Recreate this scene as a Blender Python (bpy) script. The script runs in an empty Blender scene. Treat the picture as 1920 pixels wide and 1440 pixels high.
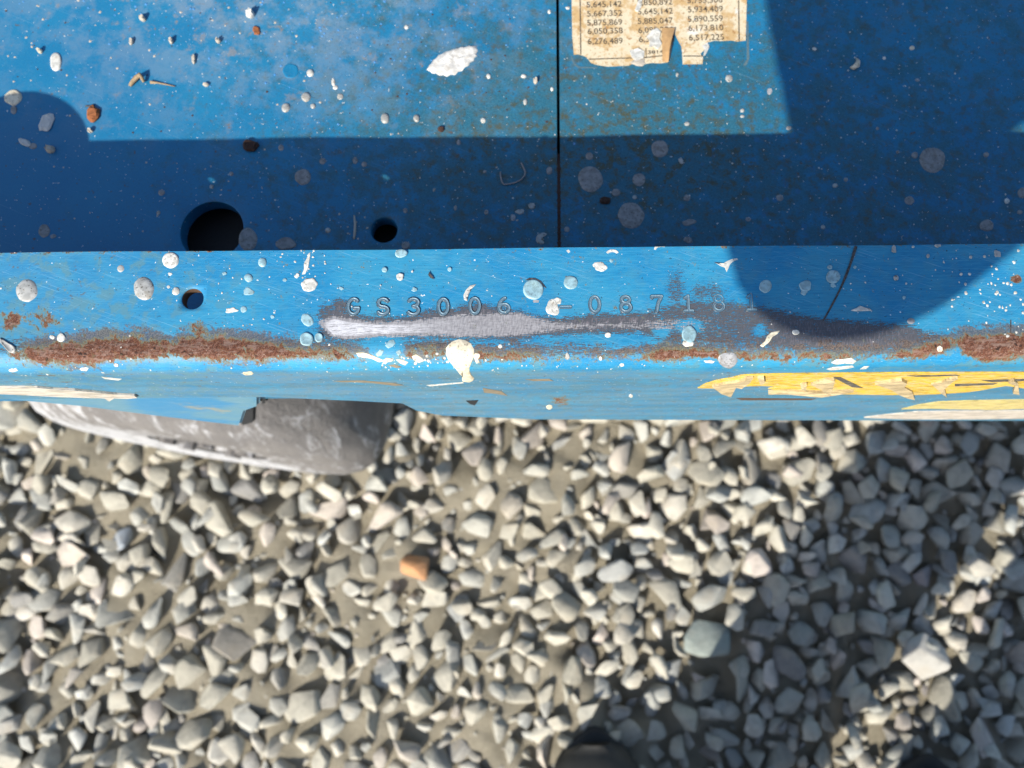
import bpy, bmesh, math, random
import numpy as np
from mathutils import Vector, Matrix, geometry, noise as mnoise

random.seed(7)
rng = np.random.default_rng(11)
scene = bpy.context.scene
col = scene.collection

# ------------------------------------------------------------------ camera
ZC, ZR = 0.82, 0.593          # height of the lens and of the rail's top face above the ground (m)
F = 1450.0                    # focal length in pixels of a 1920 px wide frame
TH, RO = math.radians(12.0), math.radians(-0.55)
cam_d = bpy.data.cameras.new('camera')
cam = bpy.data.objects.new('camera', cam_d)
col.objects.link(cam)
cam.location = (0, 0, ZC)
cam.rotation_euler = (TH, 0, RO)
cam_d.sensor_width = 36.0
cam_d.lens = 36.0 * F / 1920.0
cam_d.clip_start = 0.01
cam_d.clip_end = 500
cam_d.dof.use_dof = True
cam_d.dof.focus_distance = 0.246
cam_d.dof.aperture_fstop = 13.5
cam_d.dof.aperture_blades = 0
scene.camera = cam

# ------------------------------------------------------------------ light
KX, KY = 0.7504, 1.1616       # how far a shadow runs in x and y per metre of height
SUN_EL = math.atan(1 / math.hypot(KX, KY))
SUN_AZ = math.atan2(-KX, -KY)
sun_d = bpy.data.lights.new('sun', 'SUN')
sun = bpy.data.objects.new('sun', sun_d)
col.objects.link(sun)
sun_d.energy = 4.6
sun_d.angle = math.radians(0.53)
sun_d.color = (1.0, 0.93, 0.82)
sun.location = (-3, -5, 5)
sun.rotation_euler = Vector((KX, KY, -1)).to_track_quat('-Z', 'Y').to_euler()
world = bpy.data.worlds.new('World')
scene.world = world
world.use_nodes = True
wn = world.node_tree.nodes
wl = world.node_tree.links
sky = wn.new('ShaderNodeTexSky')
sky.sky_type = 'NISHITA'
sky.sun_disc = False
sky.sun_elevation = SUN_EL
sky.sun_rotation = SUN_AZ % (2 * math.pi)
wn['Background'].inputs['Strength'].default_value = 0.135
wl.new(sky.outputs[0], wn['Background'].inputs['Color'])
scene.view_settings.view_transform = 'Standard'
scene.view_settings.look = 'None'
scene.view_settings.exposure = 0.77
scene.view_settings.gamma = 1
scene.view_settings.use_curve_mapping = False

# ------------------------------------------------------------------ surveying helpers: where a sight line meets a real plane
def _rm():
    c, s = math.cos(TH), math.sin(TH)
    X = np.array([[1, 0, 0], [0, c, -s], [0, s, c]])
    c, s = math.cos(RO), math.sin(RO)
    return np.array([[c, -s, 0], [s, c, 0], [0, 0, 1]]) @ X
RM = _rm()
CP = np.array([0, 0, ZC])
def sight(px, py): return RM @ np.array([(px - 960) / F, -(py - 720) / F, -1.0])
def atz(px, py, z):
    d = sight(px, py); return CP + d * ((z - ZC) / d[2])
def aty(px, py, y):
    d = sight(px, py); return CP + d * (y / d[1])
def proj(P):
    q = (np.asarray(P, float) - CP) @ RM
    return 960 + F * q[..., 0] / -q[..., 2], 720 - F * q[..., 1] / -q[..., 2]

# ------------------------------------------------------------------ object helpers
def link(o, parent=None):
    col.objects.link(o)
    if parent is not None: o.parent = parent
    return o
def tag(o, label=None, cat=None, group=None, kind=None):
    if label: o['label'] = label
    if cat: o['category'] = cat
    if group: o['group'] = group
    if kind: o['kind'] = kind
    return o
def mesh_obj(name, verts, faces, mat, parent=None, smooth=True, loc=None):
    me = bpy.data.meshes.new(name)
    me.from_pydata([tuple(map(float, v)) for v in verts], [], [tuple(map(int, f)) for f in faces])
    me.update()
    if smooth: me.polygons.foreach_set('use_smooth', [True] * len(me.polygons))
    if mat is not None: me.materials.append(mat)
    o = bpy.data.objects.new(name, me)
    if loc is not None: o.location = loc
    return link(o, parent)
def bm_obj(name, bm, mat, parent=None, smooth=True):
    me = bpy.data.meshes.new(name)
    bmesh.ops.recalc_face_normals(bm, faces=bm.faces)
    bm.to_mesh(me); bm.free()
    if smooth: me.polygons.foreach_set('use_smooth', [True] * len(me.polygons))
    if mat is not None: me.materials.append(mat)
    return link(bpy.data.objects.new(name, me), parent)
def empty(name, loc=(0, 0, 0)):
    o = bpy.data.objects.new(name, None)
    o.empty_display_size = 0.05
    o.location = loc
    return link(o)
def sharp(o, deg=35):
    me = o.data
    try: me.set_sharp_from_angle(angle=math.radians(deg))
    except Exception: pass

# ------------------------------------------------------------------ node helpers
class NT:
    def __init__(s, name):
        s.m = bpy.data.materials.new(name); s.m.use_nodes = True
        s.t = s.m.node_tree; s.n = s.t.nodes; s.l = s.t.links
        s.b = s.n['Principled BSDF']
        tc = s.n.new('ShaderNodeTexCoord')
        s.mm = s.vmul(tc.outputs['Object'], 1000)
    def put(s, sock, v):
        if isinstance(v, bpy.types.NodeSocket): s.l.new(v, sock)
        elif v is not None:
            if hasattr(sock, 'default_value') and isinstance(v, tuple) and len(v) == 3 and sock.type == 'RGBA': v = v + (1,)
            sock.default_value = v
    def vmul(s, v, k):
        n = s.n.new('ShaderNodeVectorMath'); n.operation = 'MULTIPLY'
        s.put(n.inputs[0], v); n.inputs[1].default_value = (k, k, k) if not isinstance(k, tuple) else k
        return n.outputs[0]
    def rot(s, v, a):
        n = s.n.new('ShaderNodeVectorRotate'); n.rotation_type = 'Z_AXIS'; s.put(n.inputs['Vector'], v); n.inputs['Angle'].default_value = a
        return n.outputs[0]
    def noise(s, v, scale, detail=4, rough=.55, dist=0.0, colr=False):
        n = s.n.new('ShaderNodeTexNoise'); s.put(n.inputs['Vector'], v)
        n.inputs['Scale'].default_value = scale; n.inputs['Detail'].default_value = detail
        n.inputs['Roughness'].default_value = rough; n.inputs['Distortion'].default_value = dist
        return n.outputs['Color' if colr else 'Fac']
    def vor(s, v, scale, out='Distance', feat='F1', rnd=1.0):
        n = s.n.new('ShaderNodeTexVoronoi'); n.feature = feat; s.put(n.inputs['Vector'], v)
        n.inputs['Scale'].default_value = scale; n.inputs['Randomness'].default_value = rnd
        return n.outputs[out]
    def math(s, op, a, b=None, c=None, clamp=False):
        n = s.n.new('ShaderNodeMath'); n.operation = op; n.use_clamp = clamp
        s.put(n.inputs[0], a)
        if b is not None: s.put(n.inputs[1], b)
        if c is not None: s.put(n.inputs[2], c)
        return n.outputs[0]
    def step(s, v, lo, hi, to0=0.0, to1=1.0):
        n = s.n.new('ShaderNodeMapRange'); n.interpolation_type = 'SMOOTHSTEP'
        s.put(n.inputs['Value'], v); n.inputs['From Min'].default_value = lo; n.inputs['From Max'].default_value = hi
        n.inputs['To Min'].default_value = to0; n.inputs['To Max'].default_value = to1
        return n.outputs['Result']
    def mix(s, f, a, b, mode='MIX'):
        n = s.n.new('ShaderNodeMix'); n.data_type = 'RGBA'; n.blend_type = mode
        s.put(n.inputs[0], f); s.put(n.inputs[6], a); s.put(n.inputs[7], b)
        return n.outputs[2]
    def fmix(s, f, a, b):
        n = s.n.new('ShaderNodeMix'); n.data_type = 'FLOAT'
        s.put(n.inputs[0], f); s.put(n.inputs[2], a); s.put(n.inputs[3], b)
        return n.outputs[0]
    def attr(s, name, out='Fac'):
        n = s.n.new('ShaderNodeAttribute'); n.attribute_name = name; return n.outputs[out]
    def objcol(s):
        n = s.n.new('ShaderNodeObjectInfo'); return n.outputs['Color']
    def objrand(s):
        n = s.n.new('ShaderNodeObjectInfo'); return n.outputs['Random']
    def bump(s, h, dist, strength=1.0):
        n = s.n.new('ShaderNodeBump'); n.inputs['Distance'].default_value = dist; n.inputs['Strength'].default_value = strength
        s.put(n.inputs['Height'], h); s.l.new(n.outputs[0], s.b.inputs['Normal'])
    def out(s, color=None, rough=None, metal=None, spec=None):
        if color is not None: s.put(s.b.inputs['Base Color'], color)
        if rough is not None: s.put(s.b.inputs['Roughness'], rough)
        if metal is not None: s.put(s.b.inputs['Metallic'], metal)
        if spec is not None: s.put(s.b.inputs['Specular IOR Level'], spec)
        return s.m

def simple(name, c, rough=.6, metal=0.0, var=.25, scale=.8, spec=.4):
    t = NT(name)
    n = t.noise(t.mm, scale, 5)
    c2 = tuple(x * (1 - var) for x in c); c1 = tuple(min(1, x * (1 + var * .6)) for x in c)
    t.bump(n, .00008, .6)
    return t.out(t.mix(n, c2, c1), rough, metal, spec)

# ---- the blue paint of the rail, with rust, primer and bare steel where it is worn
def rail_material():
    t = NT('worn_rail_paint')
    P = t.mm
    low = t.noise(P, .035, 5, .6)
    mid = t.noise(P, .25, 6, .6)
    brush = t.noise(t.vmul(P, (.16, 4.6, 4.6)), 1.0, 5, .65)
    fine = t.noise(P, 2.6, 3, .6)
    blue = t.mix(t.step(low, .40, .60), (.012, .185, .375), (.026, .228, .395))
    blue = t.mix(t.math('MULTIPLY', t.step(brush, .51, .66), .5), blue, (.075, .28, .40))
    blue = t.mix(t.math('MULTIPLY', t.step(brush, .48, .34), .5), blue, (.008, .105, .225))
    dusty = t.attr('dust')
    blue = t.mix(t.math('MULTIPLY', dusty, t.step(mid, .38, .6, .55, 1.0)), blue, t.mix(t.step(t.noise(t.vmul(P, (.02, .3, .16)), 1.0, 5, .62), .36, .64), (.060, .135, .190), (.105, .180, .235)))
    # teal, slightly green weathering in blotches
    teal = t.math('MULTIPLY', t.step(mid, .49, .60), t.attr('teal'))
    blue = t.mix(t.math('MULTIPLY', teal, .75), blue, (.075, .195, .245))
    # fine scratches
    scr = t.noise(t.vmul(t.rot(P, .35), (.06, 5.5, 5.5)), 1.0, 2, .5)
    blue = t.mix(t.math('MULTIPLY', t.step(scr, .63, .70), .30), blue, (.26, .45, .60))
    scr2 = t.noise(t.vmul(t.rot(P, -.6), (.09, 6.5, 6.5)), 1.0, 2, .5)
    blue = t.mix(t.math('MULTIPLY', t.step(scr2, .64, .70), .18), blue, (.22, .42, .60))
    # dark specks and tiny white chips
    sp = t.noise(P, 1.5, 2, .5)
    blue = t.mix(t.step(sp, .70, .74), blue, (.02, .05, .07))
    sp2 = t.noise(t.vmul(P, (1, 1, 1.7)), .95, 2, .5)
    blue = t.mix(t.step(sp2, .735, .75), blue, (.62, .66, .66))
    ntall = t.noise(t.vmul(P, (2.4, 1.1, 1.1)), 1.0, 5, .65)
    nbr = t.noise(t.vmul(P, (.42, 4.2, 4.2)), 1.0, 7, .70)
    nfib = t.noise(t.vmul(t.rot(P, .18), (2.2, .55, .55)), 1.0, 4, .6)
    # primer
    pv = t.math('ADD', t.attr('primer'), t.math('MULTIPLY', t.math('SUBTRACT', nbr, .5), 2.2))
    pv = t.math('ADD', pv, t.math('MULTIPLY', t.math('SUBTRACT', fine, .5), 1.1))
    pm = t.step(pv, .47, .55)
    primer = t.mix(fine, (.040, .046, .058), (.098, .102, .116))
    primer = t.mix(t.math('MULTIPLY', t.step(nfib, .45, .7), t.step(t.attr('primer'), .55, .95)), primer, (.15, .135, .155))
    c = t.mix(pm, blue, primer)
    # bare steel
    bv = t.math('ADD', t.attr('bare'), t.math('MULTIPLY', t.math('SUBTRACT', nfib, .5), .5))
    bv = t.math('ADD', bv, t.math('MULTIPLY', t.math('SUBTRACT', nbr, .5), 1.7))
    bmk = t.step(bv, .46, .60)
    steel = t.mix(t.step(nfib, .40, .60), (.31, .30, .31), (.44, .43, .44))
    steel = t.mix(t.step(nbr, .44, .60), t.mix(.35, steel, (.16, .155, .165)), steel)
    steel = t.mix(t.math('MULTIPLY', t.step(t.attr('bare'), .80, .95), t.step(nbr, .36, .56)), steel, (.74, .735, .75))
    c = t.mix(bmk, c, steel)
    # rust: a tan and green halo, then brown
    rn = t.noise(t.vmul(t.rot(P, -.5), (1.0, .62, .9)), .42, 9, .72)
    rv = t.math('ADD', t.attr('rust'), t.math('MULTIPLY', t.math('SUBTRACT', rn, .5), 2.3))
    rv = t.math('ADD', rv, t.math('MULTIPLY', t.math('SUBTRACT', ntall, .5), .8))
    rv = t.math('ADD', rv, t.math('MULTIPLY', t.math('SUBTRACT', t.noise(t.vmul(P, (.16, .32, .32)), 1.0, 4, .6), .5), .8))
    wv = t.math('ADD', t.attr('wash'), t.math('MULTIPLY', t.math('SUBTRACT', t.noise(t.vmul(t.rot(P, -.4), (1.3, .8, .8)), .9, 7, .74), .5), 2.0))
    wv = t.math('ADD', wv, t.math('MULTIPLY', t.math('SUBTRACT', t.noise(t.vmul(P, (.14, .3, .3)), 1.0, 4, .6), .5), 1.6))
    c = t.mix(t.math('MULTIPLY', t.step(wv, .42, .70), .78), c, t.mix(t.step(fine, .42, .58), (.060, .040, .030), (.150, .110, .085)))
    halo = t.step(rv, .30, .50)
    c = t.mix(t.math('MULTIPLY', halo, .75), c, (.15, .17, .105))
    rm = t.step(rv, .46, .60)
    rfine = t.noise(P, 3.2, 4, .7)
    rust = t.mix(t.step(rfine, .38, .60), (.040, .016, .010), (.150, .058, .034))
    rust = t.mix(t.step(t.noise(t.vmul(t.rot(P, .7), (1, .45, 1)), 1.3, 5, .65), .50, .62), rust, (.185, .100, .075))
    rust = t.mix(t.step(t.noise(P, 1.5, 4, .6), .63, .71), rust, (.36, .28, .23))
    rust = t.mix(t.math('MULTIPLY', t.step(t.noise(t.vmul(P, (.25, .9, .9)), 1.0, 6, .7), .48, .64), .75), rust, (.215, .150, .125))
    rust = t.mix(t.step(t.noise(t.vmul(P, (.6, .9, .9)), .8, 4, .6), .60, .68), rust, (.022, .012, .010))
    rust = t.mix(t.math('MULTIPLY', t.step(rv, .78, .52), .55), rust, (.215, .100, .034))
    c = t.mix(rm, c, rust)
    # scattered brown freckles
    fr = t.math('ADD', t.noise(P, .42, 4, .6), t.math('MULTIPLY', t.attr('freckle'), .07))
    c = t.mix(t.math('MULTIPLY', t.step(fr, .66, .73), .7), c, (.10, .075, .04))
    rough = t.fmix(rm, t.fmix(bmk, t.fmix(dusty, .50, .66), .42), .92)
    h = t.math('MULTIPLY', t.math('SUBTRACT', 1.0, t.math('MAXIMUM', pm, bmk)), 1.0)
    h = t.math('ADD', h, t.math('MULTIPLY', brush, .35))
    h = t.math('ADD', h, t.math('MULTIPLY', t.math('MULTIPLY', rfine, rm), 1.8))
    h = t.math('ADD', h, t.math('MULTIPLY', fine, .15))
    t.bump(h, .00010, .8)
    return t.out(c, rough, t.math('MULTIPLY', bmk, .35), .30)

def plate_material():
    t = NT('faded_deck_paint')
    P = t.mm
    low = t.noise(P, .02, 5, .6)
    mid = t.noise(P, .11, 6, .62)
    fine = t.noise(P, 1.5, 4, .6)
    base = t.mix(t.step(low, .3, .7), (.004, .130, .280), (.008, .158, .310))
    base = t.mix(t.math('MULTIPLY', t.step(fine, .50, .64), .45), base, (.024, .175, .295))
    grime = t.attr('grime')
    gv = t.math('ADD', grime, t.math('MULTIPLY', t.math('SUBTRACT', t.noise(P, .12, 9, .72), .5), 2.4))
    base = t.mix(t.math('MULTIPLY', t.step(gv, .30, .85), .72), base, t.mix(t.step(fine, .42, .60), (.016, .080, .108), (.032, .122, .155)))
    # cleaner blue cells between the grime
    cell = t.vor(P, .20, 'Distance')
    cellm = t.math('MULTIPLY', t.step(t.math('ADD', cell, t.math('MULTIPLY', t.math('SUBTRACT', fine, .5), .35)), .30, .20), t.attr('cells'))
    cellc = t.vor(P, .20, 'Color')
    csep = t.n.new('ShaderNodeSeparateColor'); t.l.new(cellc, csep.inputs[0])
    cellm = t.math('MULTIPLY', cellm, t.step(csep.outputs[0], .45, .55))
    base = t.mix(t.math('MULTIPLY', cellm, .85), base, (.016, .130, .275))
    # olive and brown corrosion spots
    o1 = t.math('ADD', t.noise(P, .26, 8, .74), t.math('MULTIPLY', grime, .08))
    base = t.mix(t.math('MULTIPLY', t.step(o1, .52, .72), t.fmix(grime, .0, 1.2)), base, (.055, .066, .042))
    o2 = t.noise(t.vmul(P, (1, 1, 1)), .40, 4, .6)
    base = t.mix(t.math('MULTIPLY', t.step(o2, .645, .71), .8), base, (.085, .050, .025))
    # dust, sandy and grey-white
    dust = t.attr('dust')
    dv = t.math('MULTIPLY', dust, t.step(t.noise(P, .075, 6, .68), .42, .60))
    base = t.mix(t.math('MULTIPLY', dv, .55), base, (.22, .26, .30))
    d2 = t.math('MULTIPLY', t.step(t.noise(P, .10, 6, .7), .575, .67), dust)
    base = t.mix(t.math('MULTIPLY', d2, .7), base, (.27, .215, .165))
    # pepper of dark dirt, salt of paint mist
    pep = t.noise(P, 1.15, 3, .6)
    base = t.mix(t.math('MULTIPLY', t.step(pep, .59, .68), t.fmix(grime, .12, 1.0)), base, (.02, .045, .06))
    salt = t.noise(t.vmul(P, (1, 1, 1)), .85, 2, .5)
    base = t.mix(t.step(salt, .715, .735), base, (.50, .51, .50))
    scr = t.noise(t.vmul(t.rot(P, .42), (.02, 2.8, 2.8)), 1.0, 2, .5)
    base = t.mix(t.math('MULTIPLY', t.step(scr, .68, .73), .22), base, (.20, .36, .50))
    rough = t.fmix(dust, t.fmix(grime, .42, .55), .62)
    h = t.math('ADD', t.math('MULTIPLY', fine, .6), t.math('MULTIPLY', mid, 1.0))
    t.bump(h, .00012, .7)
    return t.out(base, rough, 0.0, .45)

M = {}
M['rail'] = rail_material()
M['plate'] = plate_material()
M['rail_plain'] = simple('blue_arm_paint', (.010, .09, .22), .5, 0, .3, .05)
M['dark_steel'] = simple('dark_grey_steel', (.06, .06, .058), .7)
M['edge_rust'] = simple('rusty_cut_edge', (.085, .050, .030), .9, 0, .5, 1.5)
M['matt_black'] = simple('plain_black', (.014, .016, .019), .8)
def drop_mat(name, c, rough, dirt=.5, pits=True):
    t = NT(name)
    n = t.noise(t.mm, .5, 5, .6)
    c2 = tuple(x * .72 for x in c)
    k = t.mix(t.step(n, .40, .58), c2, c)
    if pits:
        v = t.noise(t.mm, 1.25, 2, .4)
        k = t.mix(t.math('MULTIPLY', t.step(v, .63, .66), dirt), k, (.06, .05, .035))
    b = t.noise(t.mm, .33, 4, .6)
    k = t.mix(t.math('MULTIPLY', t.step(b, .53, .66), dirt * .6), k, (c[0] * .62, c[1] * .5, c[2] * .36))
    t.bump(n, .0001, .5)
    return t.out(k, rough, 0.0, .5)
M['drop_white'] = drop_mat('dried_white_paint', (.58, .58, .54), .55)
M['drop_grey'] = drop_mat('dried_grey_white_paint', (.36, .365, .35), .42, .75)
M['drop_blue'] = drop_mat('rubbed_pale_blue_paint', (.26, .42, .48), .45, .35)
M['drop_cream'] = drop_mat('dried_cream_paint', (.66, .60, .46), .5, .55)
M['drop_dull'] = drop_mat('dull_grey_paint', (.30, .31, .33), .5, .5)
M['drop_shade'] = drop_mat('grey_paint_in_shade', (.245, .245, .245), .6, .6)  # darker copy of the grey-white paint, for drops in shade
M['fluff'] = drop_mat('white_crust', (.60, .595, .57), .95, .4, False)
M['rust_flake'] = simple('rust_flake', (.26, .090, .030), .85, 0, .6, 1.0)
M['dark_flake'] = simple('dark_rust_crumb', (.055, .028, .020), .9, 0, .6, 2.0)
M['pebble'] = simple('pale_pebble', (.42, .38, .32), .8, 0, .35, 1.0)
M['chip'] = simple('weathered_paint_chip', (.52, .51, .48), .7, 0, .35, .7)
M['twig'] = simple('dry_stalk', (.30, .22, .13), .8, 0, .5, 1.2)
M['wire'] = simple('grey_wire', (.27, .25, .25), .5, .2, .4, 2.0)
M['stamp'] = None
t = NT('stamped_groove')
n = t.noise(t.mm, 2.2, 4, .6)
gd = t.attr('depth')
k = t.mix(t.step(gd, .34, .56), (.022, .036, .052), (.120, .205, .265))
k = t.mix(t.math('MULTIPLY', t.step(n, .52, .68), t.step(gd, .4, .8)), k, (.28, .34, .38))
k = t.mix(t.step(n, .32, .22), k, (.03, .05, .07))
t.bump(n, .00006, .6)
M['stamp'] = t.out(k, .42, .25, .5)
t = NT('gouged_line')
n = t.noise(t.mm, 1.5, 4, .6)
M['gouge'] = t.out(t.mix(t.step(n, .35, .65), (.018, .022, .03), (.085, .075, .07)), .7, 0, .4)

# ------------------------------------------------------------------ the sky stands over an endless ground of sand
def vnoise(x, y, s, seed=0):
    out = np.empty(len(x))
    for i in range(len(x)):
        out[i] = mnoise.noise(Vector((x[i] * s + seed * 7.3, y[i] * s - seed * 3.1, seed * 1.7)))
    return out
def sand_patch(x, y):
    """1 where the stones lie bedded in sand, 0 where they lie clean"""
    n = mnoise.noise(Vector((x * 8.0, y * 8.0, 3.3))) + .6 * mnoise.noise(Vector((x * 21.0, y * 21.0, 8.1)))
    b = .38 - min(1.3, max(0, (x + .02)) * 3.6)
    return min(1, max(0, .42 + n * 1.2 + b))
def sand_h(x, y):
    if abs(x) > 2 or abs(y) > 2: return 0.0
    p = sand_patch(x, y)
    return -.011 + .0203 * p + (.0030 + .0022 * p) * mnoise.noise(Vector((x * 48, y * 48, 0))) + .0022 * mnoise.noise(Vector((x * 120, y * 120, 4)))

def ground_material():
    t = NT('sandy_ground')
    P = t.mm
    a = t.noise(P, .02, 5, .6); b = t.noise(P, .6, 4, .7); g = t.noise(P, .25, 5, .7)
    k = t.mix(t.step(a, .3, .7), (.34, .305, .225), (.43, .39, .30))
    k = t.mix(t.math('MULTIPLY', t.step(b, .42, .7), .6), k, (.40, .36, .28))
    k = t.mix(t.math('MULTIPLY', t.step(g, .40, .24), .65), k, (.11, .095, .075))
    t.bump(t.math('ADD', t.math('ADD', b, g), t.math('MULTIPLY', t.noise(P, 1.6, 3, .7), .7)), .0035, 1.0)
    return t.out(k, .95, 0, .2)
M['ground'] = ground_material()
def axis(lo, hi, step, far):
    a = list(np.arange(lo, hi + 1e-9, step))
    e = [hi]; d = step
    while e[-1] < far: d *= 1.6; e.append(e[-1] + d)
    w = [lo]; d = step
    while w[-1] > -far: d *= 1.6; w.append(w[-1] - d)
    return np.array(w[::-1][:-1] + a + e[1:])
gx, gy = axis(-.66, .66, .0055, 200), axis(-.36, .24, .0055, 200)
gv = [(x, y, sand_h(x, y)) for y in gy for x in gx]
nx = len(gx)
gf = [(j * nx + i, j * nx + i + 1, (j + 1) * nx + i + 1, (j + 1) * nx + i) for j in range(len(gy) - 1) for i in range(nx - 1)]
ground = tag(mesh_obj('ground', gv, gf, M['ground']), 'pale sandy ground strewn with crushed grey stone', kind='structure')

# ------------------------------------------------------------------ crushed stone
def stone_material(name, src):
    t = NT(name)
    k0 = t.objcol() if src == 'object' else t.attr('tint', 'Color')
    if src == 'object': t.mm = t.vmul(t.mm, .016)        # these share one mesh of unit size
    n = t.noise(t.mm, .09, 5, .6); f = t.noise(t.mm, .7, 4, .65)
    k = t.mix(t.step(n, .34, .52), t.mix(.26, k0, (.07, .07, .072)), k0)
    k = t.mix(t.math('MULTIPLY', t.step(f, .52, .75), .35), k, (.46, .44, .38))
    up = t.n.new('ShaderNodeTexCoord')
    k = t.mix(t.math('MULTIPLY', t.step(t.noise(t.mm, .05, 4, .6), .50, .68), .35), k, (.36, .31, .235))
    t.bump(t.math('ADD', n, t.math('MULTIPLY', f, .5)), .0016, .8)
    return t.out(k, .88, 0, .25)
M['stone'] = stone_material('crushed_stone', 'object')
M['gravel'] = stone_material('crushed_gravel', 'tint')

def stone_mesh(i, bevel):
    r = random.Random(100 + i)
    bm = bmesh.new()
    ax = Vector((1.0, r.uniform(.62, .92), r.uniform(.45, .68)))
    for _ in range(r.choice((9, 10, 12, 14))):
        v = Vector((r.gauss(0, 1), r.gauss(0, 1), r.gauss(0, 1))).normalized()
        v = Vector((v.x * ax.x, v.y * ax.y, v.z * ax.z)) * r.uniform(.86, 1.12)
        bm.verts.new(v)
    g = bmesh.ops.convex_hull(bm, input=bm.verts)
    bmesh.ops.delete(bm, geom=[v for v in bm.verts if not v.link_faces], context='VERTS')
    bmesh.ops.dissolve_limit(bm, angle_limit=math.radians(14), verts=bm.verts, edges=bm.edges)
    if bevel:
        bmesh.ops.bevel(bm, geom=list(bm.edges), offset=r.uniform(.06, .12), segments=1, profile=.6, affect='EDGES', clamp_overlap=True)
    bmesh.ops.triangulate(bm, faces=bm.faces)
    bmesh.ops.recalc_face_normals(bm, faces=bm.faces)
    me = bpy.data.meshes.new('stone')
    bm.to_mesh(me); bm.free()
    me.polygons.foreach_set('use_smooth', [True] * len(me.polygons))
    return me
NV = 22
fine_stones = [stone_mesh(i, True) for i in range(NV)]
rough_stones = [stone_mesh(i, False) for i in range(NV)]
for me in fine_stones:
    me.materials.append(M['stone'])
    try: me.set_sharp_from_angle(angle=math.radians(40))
    except Exception: pass

def dusted(c, x, y):
    k = .12 + .40 * sand_patch(x, y)
    return tuple(a * (1 - k) + b * k for a, b in zip(c, (.400, .375, .300)))
def stone_tint(r):
    k = r.random(); v = r.uniform(.78, 1.25)
    if k < .46: c = (.40, .385, .330)
    elif k < .76: c = (.355, .368, .352)
    elif k < .84: c = (.45, .40, .36)
    elif k < .90: c = (.19, .19, .19)
    else: c = (.47, .45, .40)
    return tuple(min(.6, x * v) for x in c)
cells = {}
CS = .04
def near(x, y, rad):
    i, j = int(x // CS), int(y // CS)
    for a in (-1, 0, 1):
        for b in (-1, 0, 1):
            for (X, Y, R) in cells.get((i + a, j + b), ()):
                if (X - x) ** 2 + (Y - y) ** 2 < (R + rad) ** 2: return True
    return False
stones = []
cells_low = cells
def put_stone(x, y, R, layer, tint=None, var=None, rot=None, pack=.86):
    cells.setdefault((int(x // CS), int(y // CS)), []).append((x, y, R * pack))
    stones.append((x, y, R, layer, tint, var, rot))
# the ones one can name in the photo
def named(px, py, R, tint, rot=None): 
    p = atz(px, py, .008); put_stone(p[0], p[1], R * .92, 2, tint, None, rot)
named(780, 1066, .0205, (.52, .27, .13), (0, .2, 1.9))
named(1740, 1235, .026, (.46, .45, .42), (.1, .1, -.5))
named(1330, 1200, .030, (.27, .31, .29), (.1, .1, .1))
named(1823, 1130, .020, (.46, .43, .38))
named(235, 1010, .017, (.38, .42, .45), (.1, .3, 1.2))
named(570, 1040, .017, (.25, .25, .24), (.1, .1, .8))
named(1610, 1050, .021, (.30, .28, .26))
named(1480, 1245, .026, (.23, .22, .21))
named(1155, 1065, .026, (.36, .37, .36), (.1, .1, .2))
named(1055, 840, .018, (.35, .35, .33))
named(1270, 870, .018, (.37, .38, .37))
named(1340, 980, .018, (.35, .32, .29))
named(1260, 1255, .020, (.38, .39, .38))
named(860, 1140, .018, (.36, .37, .36))
named(1745, 1075, .019, (.24, .22, .23))
named(1410, 880, .018, (.33, .31, .27))
r = random.Random(5)
for (lo, hi, tries, layer, pk) in ((.0165, .0225, 3800, 1, .60), (.012, .0165, 22000, 1, .57), (.0085, .012, 26000, 0, .60), (.0045, .0085, 26000, 0, .74), (.0025, .0045, 12000, 0, .95)):
    for _ in range(tries):
        x, y = r.uniform(-1.25, 1.25), r.uniform(-1.0, .8)
        inside = -.62 < x < .62 and -.34 < y < .34
        if not inside and (r.random() < .45 or hi < .010): continue
        R = r.uniform(lo, hi)
        if .005 < hi < .013 and sand_patch(x, y) > .85 and r.random() < .4: continue
        if hi > .005 and sand_patch(x, y) > .95 and r.random() < .5: continue
        if near(x, y, R * pk): continue
        put_stone(x, y, R, layer, None, None, None, pk)
cells = {}                     # a second layer lies on top of the first
for (lo, hi, tries, pk) in ((.012, .018, 5000, .92), (.008, .012, 4000, .98)):
    for _ in range(tries):
        x, y = r.uniform(-.8, .8), r.uniform(-.6, .5)
        R = r.uniform(lo, hi)
        if r.random() < .10 + 1.2 * sand_patch(x, y): continue
        if near(x, y, R * pk): continue
        put_stone(x, y, R, 3, None, None, None, pk)
def stone_xf(s):
    x, y, R, layer, tint, var, rot = s
    sp = sand_patch(x, y)
    z = sand_h(x, y) + (.007 if layer == 3 else 0) + R * ((.02 if layer else .06) + (1 - sp) * .36 + r.uniform(-.20, .18))
    e = rot or (r.gauss(0, .45), r.gauss(0, .45), r.uniform(0, 6.28))
    return Vector((x, y, z)), e
prep = []
for s in stones:
    p, e = stone_xf(s)
    px, py = proj(np.array(p))
    vis = -40 < px < 1960 and 745 < py < 1480
    prep.append((s, p, e, vis))
order = sorted([i for i, q in enumerate(prep) if q[3]], key=lambda i: -prep[i][0][2])
chosen = set(order[:300])
gvv, gff, gtt = [], [], []
base = 0
first = None
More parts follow.
